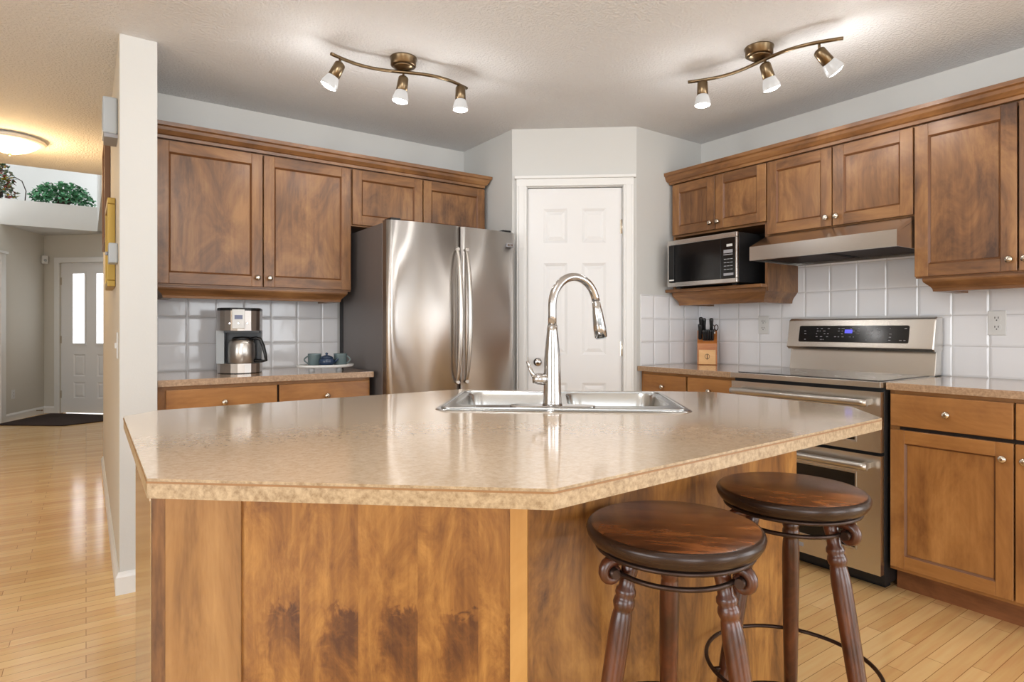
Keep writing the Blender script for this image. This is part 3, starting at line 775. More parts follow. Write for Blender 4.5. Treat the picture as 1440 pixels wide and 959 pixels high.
c.build('front_frame', mw, bevel=0.003)
d = MB(); d.box(0.014, 0.400, 0.0, 0.018, 0.030, MWH - 0.030, 'black_gloss'); d.box(0.016, 0.058, -0.006, 0.0, 0.034, MWH - 0.034, 'black')
dr = d.build('door', mw, bevel=0.002)
b = MB(); b.box(0.022, 0.060, -0.0075, -0.006, 0.040, 0.048, 'white_pl'); b.build('badge', dr)
p = MB(); p.box(0.402, MWW - 0.014, 0.0, 0.018, 0.030, MWH - 0.030, 'black_gloss')
p.box(0.42, 0.48, -0.001, 0, 0.165, 0.170, 'grey_print'); p.box(0.42, 0.48, -0.001, 0, 0.176, 0.196, 'grey_print')
for i in range(4):
    for j in range(3): p.box(0.422 + j * 0.021, 0.438 + j * 0.021, -0.0008, 0, 0.080 + i * 0.02, 0.083 + i * 0.02, 'grey_pl')
p.box(0.42, 0.485, -0.001, 0, 0.046, 0.060, 'grey_print'); pn = p.build('control_panel', mw)
b = MB(); b.box(0.44, 0.478, -0.001, 0, 0.214, 0.228, 'white_pl'); b.build('display', pn)

# ------------------------------------------------------------------ island
IS = [(0.082, 1.925), (0.078, 1.103), (0.558, 0.69), (1.71, 0.748), (1.885, 0.91), (1.905, 1.42), (1.18, 2.045), (0.17, 2.012)]
sdir = Vector((math.cos(math.radians(-39)), math.sin(math.radians(-39)))); sbk = Vector((-sdir.y, sdir.x))
SF = Vector((0.82, 1.553))     # front-left corner of the sink rim
SLW, SLD = 0.725, 0.50
def sink_pt(a, b): return SF + sdir * a + sbk * b
def slab_with_hole(mb, outer, hole, z0, z1, mat, side):
    for z, flip in ((z1, False), (z0, True)):
        vo = [mb.bm.verts.new((x, y, z)) for x, y in outer]; vh = [mb.bm.verts.new((x, y, z)) for x, y in hole]
        es = [mb.bm.edges.new((vo[i], vo[(i + 1) % len(vo)])) for i in range(len(vo))] + [mb.bm.edges.new((vh[i], vh[(i + 1) % len(vh)])) for i in range(len(vh))]
        r = bmesh.ops.triangle_fill(mb.bm, use_beauty=True, edges=es)
        for g in r['geom']:
            if isinstance(g, bmesh.types.BMFace): g.material_index = mb.mi(mat)
        if z == z1: to, th = vo, vh
        else: bo, bh = vo, vh
    for a, b in ((to, bo), (th, bh)):
        n = len(a)
        for i in range(n): mb.face([a[i], a[(i + 1) % n], b[(i + 1) % n], b[i]], side)
cut = [tuple(sink_pt(x, y)) for x, y in rrect(0.02, SLW - 0.02, 0.02, SLD - 0.02, 0.03)]
w = MB(); slab_with_hole(w, IS, cut, 0.889, 0.920, 'lam', 'lam_edge')
iw = tag(w.build('island_worktop'), 'large angular beige laminate island worktop holding the sink', 'countertop')
def offset_loop(pts, d):
    out = []; n = len(pts)
    for i in range(n):
        a, b, c_ = Vector(pts[i - 1]), Vector(pts[i]), Vector(pts[(i + 1) % n])
        n0 = Vector(((b - a).y, -(b - a).x)).normalized(); n1 = Vector(((c_ - b).y, -(c_ - b).x)).normalized()
        m_ = (n0 + n1).normalized(); k_ = d / m_.dot(n0); out.append(tuple(b + m_ * k_))
    return out
# wooden seam strip just under the top sheet, around the edge
s_ = MB(); o1 = offset_loop(IS, 0.0012); o0 = offset_loop(IS, -0.002)
n = len(IS)
for z0, z1, mt in ((0.9125, 0.9155, 'lam_line'),):
    A = [[s_.bm.verts.new((x, y, z)) for x, y in L_] for L_, z in ((o0, z0), (o1, z0), (o1, z1), (o0, z1))]
    for j in range(4):
        for i in range(n): s_.face([A[j][i], A[j][(i + 1) % n], A[(j + 1) % 4][(i + 1) % n], A[(j + 1) % 4][i]], mt)
s_.build('edge_seam', iw)

isl = thing('island_cabinet', 'maple island base with figured wood panels behind the two stools', 'kitchen island', (0, 0, 0))
A_ = Vector((0.112, 1.432)); B_ = Vector((0.693, 0.942)); C_ = Vector((1.864, 1.07)); D_ = Vector((1.87, 1.40)); E_ = Vector((1.17, 1.99)); F_ = Vector((0.18, 1.97)); G_ = Vector((0.112, 1.90))
def seg_box(mb, a, b, y0, y1, z0, z1, mat, s0=0.0, s1=None):
    d = b - a; T = Tm((a.x, a.y, 0), rz=math.atan2(d.y, d.x)); mb.box(s0, d.length if s1 is None else s1, y0, y1, z0, z1, mat, T)
ZI = 0.888
c = MB()
for a, b in ((C_, D_), (D_, E_), (E_, F_), (F_, G_)): seg_box(c, a, b, 0.0, 0.018, 0, ZI, 'isl_light')
c.prism([tuple(p) for p in (A_ + Vector((.03, .03)), B_ + Vector((0, .03)), C_ + Vector((-.03, .03)), D_ + Vector((-.03, 0)), E_ + Vector((0, -.03)), F_ + Vector((.02, -.03)), G_ + Vector((.03, -.02)))], 0.08, 0.10, 'isl_light')
c.build('cabinet_shell', isl)
L1 = (B_ - A_).length
def veneer():
    """book of identical veneer leaves side by side, each with the same dark figured patch"""
    m, nt, b, N, L = new_mat('repeating_figured_veneer')
    tc = N.new('ShaderNodeTexCoord'); sp_ = N.new('ShaderNodeSeparateXYZ'); L.new(tc.outputs['Object'], sp_.inputs[0])
    def mth(op, a, b_=None, c_=None, clamp=False):
        n_ = N.new('ShaderNodeMath'); n_.operation = op; n_.use_clamp = clamp
        for k_, v_ in enumerate((a, b_, c_)):
            if v_ is None: continue
            if isinstance(v_, (int, float)): n_.inputs[k_].default_value = v_
            else: L.new(v_, n_.inputs[k_])
        return n_.outputs[0]
    W = 0.1195
    xo = mth('SUBTRACT', sp_.outputs[0], 0.190)
    leaf = mth('FLOOR', mth('DIVIDE', xo, W)); fx = mth('FRACT', mth('DIVIDE', xo, W))
    cb = N.new('ShaderNodeCombineXYZ'); L.new(mth('ADD', mth('MULTIPLY', fx, W), mth('MULTIPLY', leaf, 0.012)), cb.inputs[0]); L.new(mth('MULTIPLY', leaf, 0.05), cb.inputs[1]); L.new(sp_.outputs[2], cb.inputs[2])
    mp = N.new('ShaderNodeMapping'); mp.inputs['Scale'].default_value = (1, 1, 0.42); L.new(cb.outputs[0], mp.inputs[0])
    n1 = N.new('ShaderNodeTexNoise'); n1.inputs['Scale'].default_value = 13; n1.inputs['Detail'].default_value = 7; n1.inputs['Roughness'].default_value = 0.7; n1.inputs['Distortion'].default_value = 0.8; L.new(mp.outputs[0], n1.inputs[0])
    mp2 = N.new('ShaderNodeMapping'); mp2.inputs['Scale'].default_value = (1, 1, 0.04); L.new(cb.outputs[0], mp2.inputs[0])
    n2 = N.new('ShaderNodeTexNoise'); n2.inputs['Scale'].default_value = 90; n2.inputs['Detail'].default_value = 3; L.new(mp2.outputs[0], n2.inputs[0])
    mp3 = N.new('ShaderNodeMapping'); mp3.inputs['Scale'].default_value = (1, 1, 1.0); L.new(cb.outputs[0], mp3.inputs[0])
    n3 = N.new('ShaderNodeTexNoise'); n3.inputs['Scale'].default_value = 28; n3.inputs['Detail'].default_value = 6; n3.inputs['Distortion'].default_value = 2.2; L.new(mp3.outputs[0], n3.inputs[0])
    wob = mth('MULTIPLY_ADD', n3.outputs[0], 0.10, -0.05)
    z = mth('ADD', sp_.outputs[2], wob)
    # patch: a band of height, in the right-hand part of the leaf
    up = N.new('ShaderNodeMapRange'); up.interpolation_type = 'SMOOTHSTEP'; up.inputs[1].default_value = 0.61; up.inputs[2].default_value = 0.585; L.new(z, up.inputs[0])
    dn = N.new('ShaderNodeMapRange'); dn.interpolation_type = 'SMOOTHSTEP'; dn.inputs[1].default_value = 0.42; dn.inputs[2].default_value = 0.54; L.new(z, dn.inputs[0])
    wx = mth('ADD', fx, mth('MULTIPLY_ADD', n3.outputs[0], 0.6, -0.3))
    sx_ = N.new('ShaderNodeMapRange'); sx_.interpolation_type = 'SMOOTHSTEP'; sx_.inputs[1].default_value = 0.25; sx_.inputs[2].default_value = 0.62; L.new(wx, sx_.inputs[0])
    patch = mth('MULTIPLY', mth('MULTIPLY', up.outputs[0], dn.outputs[0]), sx_.outputs[0])
    base = mth('ADD', n1.outputs[0], mth('MULTIPLY_ADD', n2.outputs[0], 0.25, -0.125))
    v = mth('SUBTRACT', base, mth('MULTIPLY', patch, mth('MULTIPLY_ADD', n3.outputs[0], -0.25, 0.34)))
    r = ramp(N, [(0.18, srgb(78, 42, 20)), (0.36, srgb(116, 72, 32)), (0.50, srgb(146, 98, 46)), (0.68, srgb(180, 130, 66))])
    L.new(v, r.inputs[0]); L.new(r.outputs[0], b.inputs['Base Color']); b.inputs['Roughness'].default_value = 0.38; b.inputs['Coat Weight'].default_value = 0.3; b.inputs['Coat Roughness'].default_value = 0.2
    return m
M['veneer'] = veneer()
c = MB(); c.box(0.190, L1 - 0.030, -0.001, 0.02, 0, ZI, 'veneer'); c.build('front_panel', isl, loc=(A_.x, A_.y, 0), rotz=math.atan2((B_ - A_).y, (B_ - A_).x))
c = MB(); seg_box(c, A_, B_, -0.006, 0.02, 0, ZI, 'isl_light', 0.030, 0.190); c.build('side_stile', isl)
c = MB(); seg_box(c, A_, B_, -0.004, 0.02, 0, ZI, 'wood_v', 0.0, 0.028); c.build('corner_strip', isl)
c = MB(); seg_box(c, A_, B_, -0.012, 0.02, 0, ZI, 'isl_post', L1 - 0.030, L1 + 0.004); c.build('corner_post', isl, bevel=0.002)
c = MB(); seg_box(c, B_, C_, 0.0, 0.02, 0, ZI, 'isl', 0.006); c.build('seating_panel', isl)

# dishwasher in the island's left end, its front a polished sheet
dwx = thing('dishwasher', 'polished dishwasher front set in the hall end of the island', 'dishwasher', (0.1115, 1.437, 0))
c = MB(); c.box(0.002, 0.06, 0.0, 0.44, 0.1, 0.86, 'grey_pl'); c.build('tub', dwx)
c = MB(); c.box(-0.004, 0.0, 0.0, 0.455, 0.09, 0.885, 'steel_polished'); dd = c.build('door', dwx)
c = MB(); c.box(-0.0055, -0.004, 0.01, 0.445, 0.80, 0.875, 'steel_polished'); c.build('control_strip', dd)
c = MB(); c.box(0.0, 0.02, 0.0, 0.44, 0.0, 0.09, 'black_matte'); c.build('kick_plate', dwx)

# ---- sink
sk = thing('sink', 'double-bowl stainless drop-in sink set in the island worktop', 'sink', (SF.x, SF.y, 0.92), math.radians(-39))
bowls = [(0.035, 0.345, 0.105, SLD - 0.035), (0.380, SLW - 0.035, 0.105, SLD - 0.035)]
r_ = MB()
outer = rrect(0, SLW, 0, SLD, 0.035, 6); holes = [rrect(a, b, c_, d_, 0.055, 6) for a, b, c_, d_ in bowls]
vo = [r_.bm.verts.new((x, y, 0.004)) for x, y in outer]; es = [r_.bm.edges.new((vo[i], vo[(i + 1) % len(vo)])) for i in range(len(vo))]
vbs = []
for hl in holes:
    vb = [r_.bm.verts.new((x, y, 0.004)) for x, y in hl]; vbs.append(vb); es += [r_.bm.edges.new((vb[i], vb[(i + 1) % len(vb)])) for i in range(len(vb))]
bmesh.ops.triangle_fill(r_.bm, use_beauty=True, edges=es); r_.mi('steel_sink')
vl = [r_.bm.verts.new((x, y, 0.0005)) for x, y in rrect(-0.006, SLW + 0.006, -0.006, SLD + 0.006, 0.04, 6)]
for i in range(len(vo)): r_.face([vo[i], vo[(i + 1) % len(vo)], vl[(i + 1) % len(vo)], vl[i]], 'steel_sink', True)
# raised bead round the rim
bead = [(x, y, 0.005) for x, y in rrect(0.012, SLW - 0.012, 0.012, SLD - 0.012, 0.03, 6)]
r_.tube(bead, 0.0035, 'steel_sink', 8, closed=True)
r_.build('rim', sk)
for (a, b, c_, d_) in bowls:
    q = MB(); loops = []
    for ins, z, rr in ((0, 0.004, 0.055), (0.004, -0.004, 0.055), (0.010, -0.05, 0.055), (0.018, -0.14, 0.055), (0.030, -0.165, 0.05), (0.060, -0.178, 0.04), (0.10, -0.18, 0.02)):
        loops.append([q.bm.verts.new((x, y, z)) for x, y in rrect(a + ins, b - ins, c_ + ins, d_ - ins, rr, 6)])
    for j in range(len(loops) - 1):
        m_ = len(loops[j])
        for i in range(m_): q.face([loops[j][i], loops[j][(i + 1) % m_], loops[j + 1][(i + 1) % m_], loops[j + 1][i]], 'steel_sink', True)
    q.face(loops[-1], 'steel_sink')
    o = q.build('bowl', sk)
    dq = MB(); dq.lathe([(0.001, -0.176), (0.03, -0.176), (0.04, -0.178), (0.042, -0.180)], 'chrome', Tm(((a + b) / 2, (c_ + d_) / 2, 0)), 24); dq.build('drain', o)

# ---- faucet (spout turned a little towards the right-hand bowl)
fc = thing('faucet', 'tall arching chrome pull-down faucet standing on the sink rim', 'faucet', (sink_pt(0.335, 0.062).x, sink_pt(0.335, 0.062).y, 0.9245))
camR = Vector((math.cos(YAW), -math.sin(YAW), 0)); camF = Vector((math.sin(YAW), math.cos(YAW), 0))
f = MB(); Te = Tm(rz=math.radians(-39))
f.prism([(x, y) for x, y in rrect(-0.125, 0.125, -0.028, 0.028, 0.027, 8)], 0, 0.006, 'chrome', Te)
f.build('deck_plate', fc, bevel=0.002)
f = MB(); f.lathe([(0.030, 0.006), (0.027, 0.014), (0.0255, 0.05), (0.0245, 0.10), (0.024, 0.14), (0.0195, 0.19), (0.0155, 0.225), (0.0145, 0.24)], 'chrome', None, 32); f.build('faucet_body', fc)
sp = (camR * 0.80 + camF * 0.60).normalized()
R_ = 0.090; pts = [(0, 0, 0.235), (0, 0, 0.27)]
for i in range(0, 21):
    a = PI - math.radians(168) * i / 20
    pts.append(tuple(sp * (R_ + R_ * math.cos(a)) + Vector((0, 0, 0.298 + R_ * 0.98 * math.sin(a)))))
f = MB(); f.tube(pts, 0.0125, 'chrome', 18); f.build('spout', fc)
e0 = Vector(pts[-1]); dirn = (Vector(pts[-1]) - Vector(pts[-2])).normalized()
dirn = (Vector((0, 0, -1)) + sp * 0.20).normalized()
f = MB(); f.tube([e0, e0 + dirn * 0.025, e0 + dirn * 0.03, e0 + dirn * 0.085, e0 + dirn * 0.115], [0.0128, 0.014, 0.0155, 0.020, 0.0195], 'chrome', 20)
f.tube([e0 + dirn * 0.115, e0 + dirn * 0.119], [0.016, 0.016], 'grey_pl', 20); hdn = f.build('spray_head', fc)
f = MB(); q_ = e0 + dirn * 0.055 - camF * 0.016; f.tube([q_, q_ + dirn * 0.022], [0.006, 0.006], 'grey_pl', 10); f.build('spray_button', hdn)
f = MB(); lv = (-camR * 0.97 - camF * 0.1).normalized()
f.tube([lv * 0.015 + Vector((0, 0, 0.082)), lv * 0.042 + Vector((0, 0, 0.083)), lv * 0.058 + Vector((0, 0, 0.083))], [0.018, 0.017, 0.012], 'chrome', 18)
f.tube([lv * 0.050 + Vector((0, 0, 0.083)), lv * 0.060 + Vector((0, 0, 0.100)), lv * 0.074 + Vector((0, 0, 0.135))], [0.007, 0.006, 0.0045], 'chrome', 12)
f.build('lever', fc)

# ------------------------------------------------------------------ stools
def make_stool(label, loc, rz):
    t = thing('bar_stool', label, 'stool', loc, rz, None)
    SR, ZS = 0.167, 0.78
    m_ = MB()
    m_.lathe([(0.001, ZS), (SR - 0.014, ZS), (SR - 0.009, ZS - 0.0015)], 'seat', None, 56, cap=False)
    m_.lathe([(0.001, ZS - 0.040), (SR - 0.030, ZS - 0.040)], 'stoolwood', None, 56, cap=False)
    st_ = m_.build('seat', t)
    m_ = MB(); m_.lathe([(SR - 0.030, ZS - 0.040), (SR - 0.022, ZS - 0.038), (SR - 0.008, ZS - 0.030), (SR - 0.002, ZS - 0.020), (SR, ZS - 0.012), (SR - 0.002, ZS - 0.006), (SR - 0.006, ZS - 0.002), (SR - 0.009, ZS - 0.0015)], 'seat_rim', None, 56, cap=False)
    m_.build('seat_rim', st_)
    m_ = MB(); m_.tube([((SR - 0.020) * math.cos(a), (SR - 0.020) * math.sin(a), ZS - 0.041) for a in [2 * PI * k / 48 for k in range(48)]], 0.0045, 'iron', 8, closed=True); m_.build('seat_band', t)
    m_ = MB(); m_.lathe([(0.001, ZS - 0.058), (0.062, ZS - 0.058), (0.070, ZS - 0.040)], 'stoolwood', None, 40, cap=False); m_.build('swivel_plate', t)
    m_ = MB(); m_.tube([(0.120 * math.cos(a), 0.120 * math.sin(a), ZS - 0.078) for a in [2 * PI * k / 48 for k in range(48)]], 0.0050, 'iron', 8, closed=True); m_.build('upper_ring', t)
    m_ = MB(); m_.tube([(0.190 * math.cos(a), 0.190 * math.sin(a), 0.36) for a in [2 * PI * k / 56 for k in range(56)]], 0.0050, 'iron', 8, closed=True)
    for k in range(3):
        a = PI / 2 + k * 2 * PI / 3; u_ = Vector((math.cos(a), math.sin(a), 0)); m_.tube([u_ * 0.150 + Vector((0, 0, 0.362)), u_ * 0.190 + Vector((0, 0, 0.36))], 0.005, 'iron', 8)
    m_.build('foot_ring', t)
    m_ = MB(); m_.tube([(0.160 * math.cos(a), 0.160 * math.sin(a), 0.225) for a in [2 * PI * k / 48 for k in range(48)]], 0.0050, 'iron', 8, closed=True); m_.build('lower_ring', t)
    for k in range(3):
        a = PI / 2 + k * 2 * PI / 3; u_ = Vector((math.cos(a), math.sin(a), 0))
        prof = [(0.738, 0.019), (0.700, 0.0175), (0.686, 0.0165), (0.672, 0.017), (0.668, 0.021), (0.660, 0.0225), (0.654, 0.019), (0.650, 0.0215), (0.642, 0.0235), (0.634, 0.021), (0.630, 0.0185), (0.626, 0.020), (0.612, 0.022), (0.590, 0.0235), (0.45, 0.0225), (0.30, 0.020), (0.15, 0.017), (0.06, 0.0155), (0.0, 0.016)]
        def rad(z): s_ = (0.738 - z) / 0.738; return 0.088 + 0.125 * s_ ** 0.9
        pts = [u_ * rad(z) + Vector((0, 0, z)) for z, _ in prof]
        m_ = MB(); m_.tube(pts, [r * 0.88 for _, r in prof], 'stoolwood', 18); lg = m_.build('leg', t)
        # scroll: out from the leg top under the seat, round and back in to the ring
        m_ = MB(); sp_ = []
        cz, cr = 0.703, 0.132
        sp_.append(u_ * 0.088 + Vector((0, 0, 0.728)))
        for i in range(15):
            b_ = math.radians(100 - i * 25); rr = 0.022 - 0.0011 * i
            sp_.append(u_ * (cr + rr * math.cos(b_)) + Vector((0, 0, cz + rr * math.sin(b_))))
        m_.tube(sp_, [0.012] + [0.0115 - 0.0003 * i for i in range(15)], 'stoolwood', 12)
        m_.lathe([(0.009, -0.016), (0.011, 0), (0.009, 0.016)], 'iron', Tm(tuple(u_ * cr + Vector((0, 0, cz))), rz=a) @ Tm(rx=PI / 2), 14)
        m_.build('scroll', lg)
    return t
def camang(x, y): return math.atan2(y, x)
for lab, x, y, off in (('round dark cherry bar stool nearest the camera, in front of the island corner', 0.926, 0.779, 4), ('round dark cherry bar stool farther along the island, close to the stove', 1.363, 0.797, 0)):
    make_stool(lab, (x, y, 0), math.atan2(y, x) - PI / 2 + math.radians(off))

# ------------------------------------------------------------------ ceiling track lights
def light_point(name, loc, power, color=(1, 0.93, 0.84), r=0.03, parent=None):
    l = bpy.data.lights.new(name, 'POINT'); l.energy = power; l.color = color; l.shadow_soft_size = r
    o = bpy.data.objects.new(name, l); COL.objects.link(o); o.location = loc
    if parent: o.parent = parent
    return o
def track(label, center, rz, heads, flip=1):
    t = thing('track_light', label, 'ceiling light', (center[0], center[1], CE), rz)
    c = MB(); c.lathe([(0.052, -0.040), (0.060, -0.036), (0.060, -0.010), (0.064, -0.006), (0.064, 0)], 'brass', None, 36); c.lathe([(0.02, -0.06), (0.046, -0.046), (0.050, -0.040)], 'brass', None, 36); c.build('canopy', t)
    n = 32; L_ = 0.345
    pts = [(-L_ + 2 * L_ * i / n, flip * AMP * math.sin(PI * (-1 + 2 * i / n)), -0.066) for i in range(n + 1)]
    b = MB(); b.tube(pts, 0.0075, 'brass', 10, flat=1.2); b.build('rail', t)
    for (sx, dx, dy, drop) in heads:
        y = flip * AMP * math.sin(PI * sx / L_)
        hd_ = MB(); j = Vector((sx, y, -0.066)); k_ = j + Vector((0, 0, -drop))
        hd_.tube([j, k_], 0.0055, 'brass', 10)
        d = Vector((dx, dy, -1)).normalized()
        s0 = k_ - d * 0.012
        hd_.tube([s0, s0 + d * 0.006, s0 + d * 0.012, s0 + d * 0.070, s0 + d * 0.072], [0.012, 0.021, 0.0245, 0.0265, 0.024], 'brass', 24)
        o = hd_.build('lamp_head', t)
        g = MB(); g0 = s0 + d * 0.064
        g.tube([g0, g0 + d * 0.015, g0 + d * 0.045, g0 + d * 0.058], [0.020, 0.029, 0.038, 0.037], 'frost', 24, cap=False); gg = g.build('glass_shade', o)
        e_ = MB(); e_.tube([g0 + d * 0.052, g0 + d * 0.059, g0 + d * 0.065], [0.0365, 0.034, 0.020], 'glow', 24); e_.build('bulb_face', gg)
        lp = bpy.data.lights.new('track_bulb', 'POINT'); lp.energy = SPOT_W; lp.color = (1, 0.98, 0.96); lp.shadow_soft_size = 0.03
        lo = bpy.data.objects.new('track_bulb', lp); COL.objects.link(lo); lo.parent = o; lo.location = g0 + d * 0.125
    return t
SPOT_W = 1.9
AMP = 0.042
def loc_dir(rz, v):  # a room direction seen in the lamp's own frame
    return Matrix.Rotation(-rz, 3, 'Z') @ Vector(v)
def hdr(rz, side, toward):   # tilt in room terms from side (camera right) and toward (camera forward)
    v = camR * side + camF * toward
    w_ = Matrix.Rotation(-rz, 3, 'Z') @ v
    return w_.x, w_.y
r1 = math.radians(-1); r2 = math.radians(-76)
track('brass three-head curved track light over the island, refrigerator side', (1.235, 2.66), r1,
      [(-0.30, *hdr(r1, -0.55, 0.0), 0.032), (0.0, *hdr(r1, -0.15, 0.0), 0.030), (0.30, *hdr(r1, 0.0, 0.0), 0.014)], -1)
track('brass three-head curved track light over the island, stove side', (2.52, 1.625), r2,
      [(-0.28, *hdr(r2, 0, 0), 0.014), (0.03, *hdr(r2, 0.35, 0.1), 0.026), (0.26, *hdr(r2, 0.95, 0.1), 0.040)], -1)
# unseen flush lamp, assumed from ceiling glow, added to light the island top
t = thing('added_flush_lamp', 'unseen round flush ceiling lamp added over the near side of the island', 'ceiling light', (0.30, 0.95, CE))
c = MB(); c.lathe([(0.16, -0.03), (0.17, -0.02), (0.165, 0)], 'brass', None, 40); c.build('lamp_rim', t)
c = MB(); c.lathe([(0.002, -0.085), (0.06, -0.080), (0.12, -0.055), (0.155, -0.03)], 'frost', None, 40, cap=False); c.build('glass_bowl', t)
light_point('added_flush_lamp_light', (0.30, 0.95, CE - 0.16), 34, (1, 0.98, 0.96), 0.12)

# hall dome lamp
t = thing('dome_lamp', 'round lit alabaster ceiling lamp in the hall', 'ceiling light', (-0.42, 5.28, CE))
c = MB(); c.lathe([(0.14, -0.03), (0.19, -0.035), (0.20, -0.02), (0.19, -0.006), (0.12, 0)], 'white_pl', None, 40); c.build('lamp_rim', t)
c = MB(); c.lathe([(0.002, -0.105), (0.05, -0.100), (0.10, -0.082), (0.14, -0.058), (0.165, -0.034)], 'dome', None, 40, cap=False); c.build('glass_bowl', t)
c = MB(); c.lathe([(0.002, -0.125), (0.010, -0.115), (0.006, -0.104)], 'brass', None, 16); c.build('finial', t)
light_point('dome_lamp_light', (-0.42, 5.28, CE - 0.17), 24, (1, 0.66, 0.32), 0.12)

# ------------------------------------------------------------------ things on the counters
# coffee maker
cm = thing('coffee_maker', 'steel drip coffee maker with black cavity on the left counter', 'coffee maker', (0.672, 3.50, 0.92), math.radians(-16))
def ushape(w_, d_, r, n=10):   # rounded front outline, front at -y
    out = [(w_, d_), (-w_, d_)]
    for k_ in range(n + 1):
        a = PI + PI * k_ / n; out.append((w_ * math.cos(a), r * math.sin(a)))
    return out
o = [(x, y) for x, y in ushape(0.108, 0.11, 0.095)]
c = MB(); c.prism(o, 0.235 - 0.01, 0.330, 'steel_v', smooth=False); c.build('brew_head', cm)
c = MB(); c.prism([(x * 1.0, y) for x, y in ushape(0.108, 0.11, 0.097)], 0.330, 0.345, 'black'); c.build('lid', cm, bevel=0.004)
c = MB(); c.prism([(x, y) for x, y in ushape(0.108, 0.11, 0.097)], 0.004, 0.052, 'steel_v'); c.prism([(x * .96, y * .96) for x, y in ushape(0.108, 0.11, 0.097)], 0.0, 0.004, 'black'); c.build('base', cm)
c = MB(); c.box(-0.108, -0.070, -0.040, 0.11, 0.052, 0.225, 'grey_pl'); c.box(0.088, 0.108, 0.0, 0.11, 0.052, 0.225, 'black'); c.box(-0.070, 0.088, 0.055, 0.11, 0.052, 0.225, 'black')
c.box(-0.070, 0.100, -0.06, 0.055, 0.215, 0.2255, 'black'); c.build('back_column', cm)
c = MB(); c.box(-0.026, 0.034, -0.0985, -0.085, 0.236, 0.336, 'white_pl'); pnl = c.build('control_panel', cm, bevel=0.002)
c = MB(); c.box(-0.014, 0.024, -0.1005, -0.098, 0.285, 0.306, 'display_grey'); c.build('display', pnl)
c = MB()
for i in range(5): c.lathe([(0.005, 0), (0.004, 0.004)], 'chrome', Tm((-0.038 + i * 0.021, -0.098 + abs(i - 2) * 0.0045, 0.263), rx=PI / 2), 12)
c.build('button', pnl)
# carafe
cf = thing('coffee_carafe', 'steel thermal carafe with black handle inside the coffee maker', 'carafe', (0.672 + 0.004, 3.50 - 0.035, 0.973), math.radians(-30))
c = MB(); c.lathe([(0.064, 0), (0.067, 0.004), (0.068, 0.06), (0.066, 0.10), (0.058, 0.122), (0.046, 0.126)], 'steel_soft', None, 36); c.build('body', cf)
c = MB(); c.lathe([(0.046, 0.122), (0.046, 0.134), (0.030, 0.139), (0.012, 0.140)], 'black', None, 28); c.build('lid', cf)
c = MB(); c.tube([(0.046, 0, 0.128), (0.075, 0, 0.133), (0.098, 0, 0.125), (0.112, 0, 0.090), (0.122, 0, 0.045), (0.126, 0, 0.014), (0.105, 0, 0.010), (0.062, 0, 0.013)], 0.0085, 'black', 12, flat=1.3); c.build('handle', cf)

# footed tray with two mugs and a sugar pot
tr = thing('serving_tray', 'white oval footed tray on the left counter beside the refrigerator', 'tray', (1.09, 3.36, 0.92), math.radians(-3))
c = MB(); c.lathe([(0.95, 0.022), (1.0, 0.026), (1.02, 0.036), (0.985, 0.038), (0.96, 0.028), (0.02, 0.028)], 'white_pl', None, 44, sx=0.155, sy=0.095); c.build('plate', tr)
for x in (-0.075, 0.075):
    c = MB(); c.lathe([(0.018, 0), (0.014, 0.01), (0.018, 0.0225)], 'white_pl', Tm((x, 0, 0)), 18); c.build('foot', tr)
def mug(label, loc, rz):
    t = thing('mug', label, 'mug', loc, rz)
    c = MB(); c.lathe([(0.034, 0), (0.036, 0.004), (0.0355, 0.06), (0.037, 0.068), (0.034, 0.068), (0.032, 0.010), (0.001, 0.008)], 'teal', None, 30); c.build('cup', t)
    c = MB(); c.tube([(0.033 + 0.022 * math.sin(PI * i / 10), 0, 0.056 - 0.044 * i / 10) for i in range(11)], 0.004, 'teal', 10); c.build('handle', t)
mug('blue-green glazed mug at the coffee maker end of the white tray', (1.04, 3.395, 0.9485), math.radians(150))
mug('blue-green glazed mug at the refrigerator end of the white tray', (1.168, 3.345, 0.9485), math.radians(-30))
t = thing('sugar_pot', 'small dark blue lidded pot between the mugs on the tray', 'pot', (1.085, 3.325, 0.9485), math.radians(-20))
c = MB(); c.lathe([(0.024, 0), (0.038, 0.010), (0.043, 0.024), (0.040, 0.038), (0.033, 0.046)], 'blue', None, 30)
c.tube([(0.040, 0, 0.026), (0.052, 0, 0.032), (0.060, 0, 0.042)], [0.008, 0.006, 0.005], 'blue', 10); c.build('bowl', t)
c = MB(); c.lathe([(0.035, 0.046), (0.030, 0.053), (0.014, 0.060), (0.005, 0.062), (0.008, 0.070), (0.004, 0.075), (0.001, 0.076)], 'blue', None, 26); c.build('lid', t)

# knife block: leans on the corner, knives top-level
kb = thing('knife_block', 'oak knife block with a sloped slotted top on the corner worktop', 'knife block', (3.36, 2.545, 0.92), math.radians(-53))
KW = 0.062
SXb = Matrix(((0, 0, 1, 0), (1, 0, 0, 0), (0, 1, 0, 0), (0, 0, 0, 1)))
c = MB(); c.prism([(-0.055, 0.0), (0.075, 0.0), (0.075, 0.225), (0.040, 0.225), (-0.055, 0.140)], -KW, KW, 'block', SXb); c.build('block_body', kb, bevel=0.003)
c = MB(); c.box(-KW + 0.010, KW - 0.010, -0.061, -0.055, 0.004, 0.098, 'block_front'); fp = c.build('front_plate', kb, bevel=0.001)
c = MB(); c.tube([(0.0 + 0.014 * math.cos(a), -0.0615, 0.055 + 0.016 * math.sin(a)) for a in [2 * PI * k_ / 16 for k_ in range(16)]], 0.0018, 'brass', 6, closed=True)
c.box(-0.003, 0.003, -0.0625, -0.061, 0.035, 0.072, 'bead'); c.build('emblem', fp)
TK = Tm((3.36, 2.545, 0.92), rz=math.radians(-53))
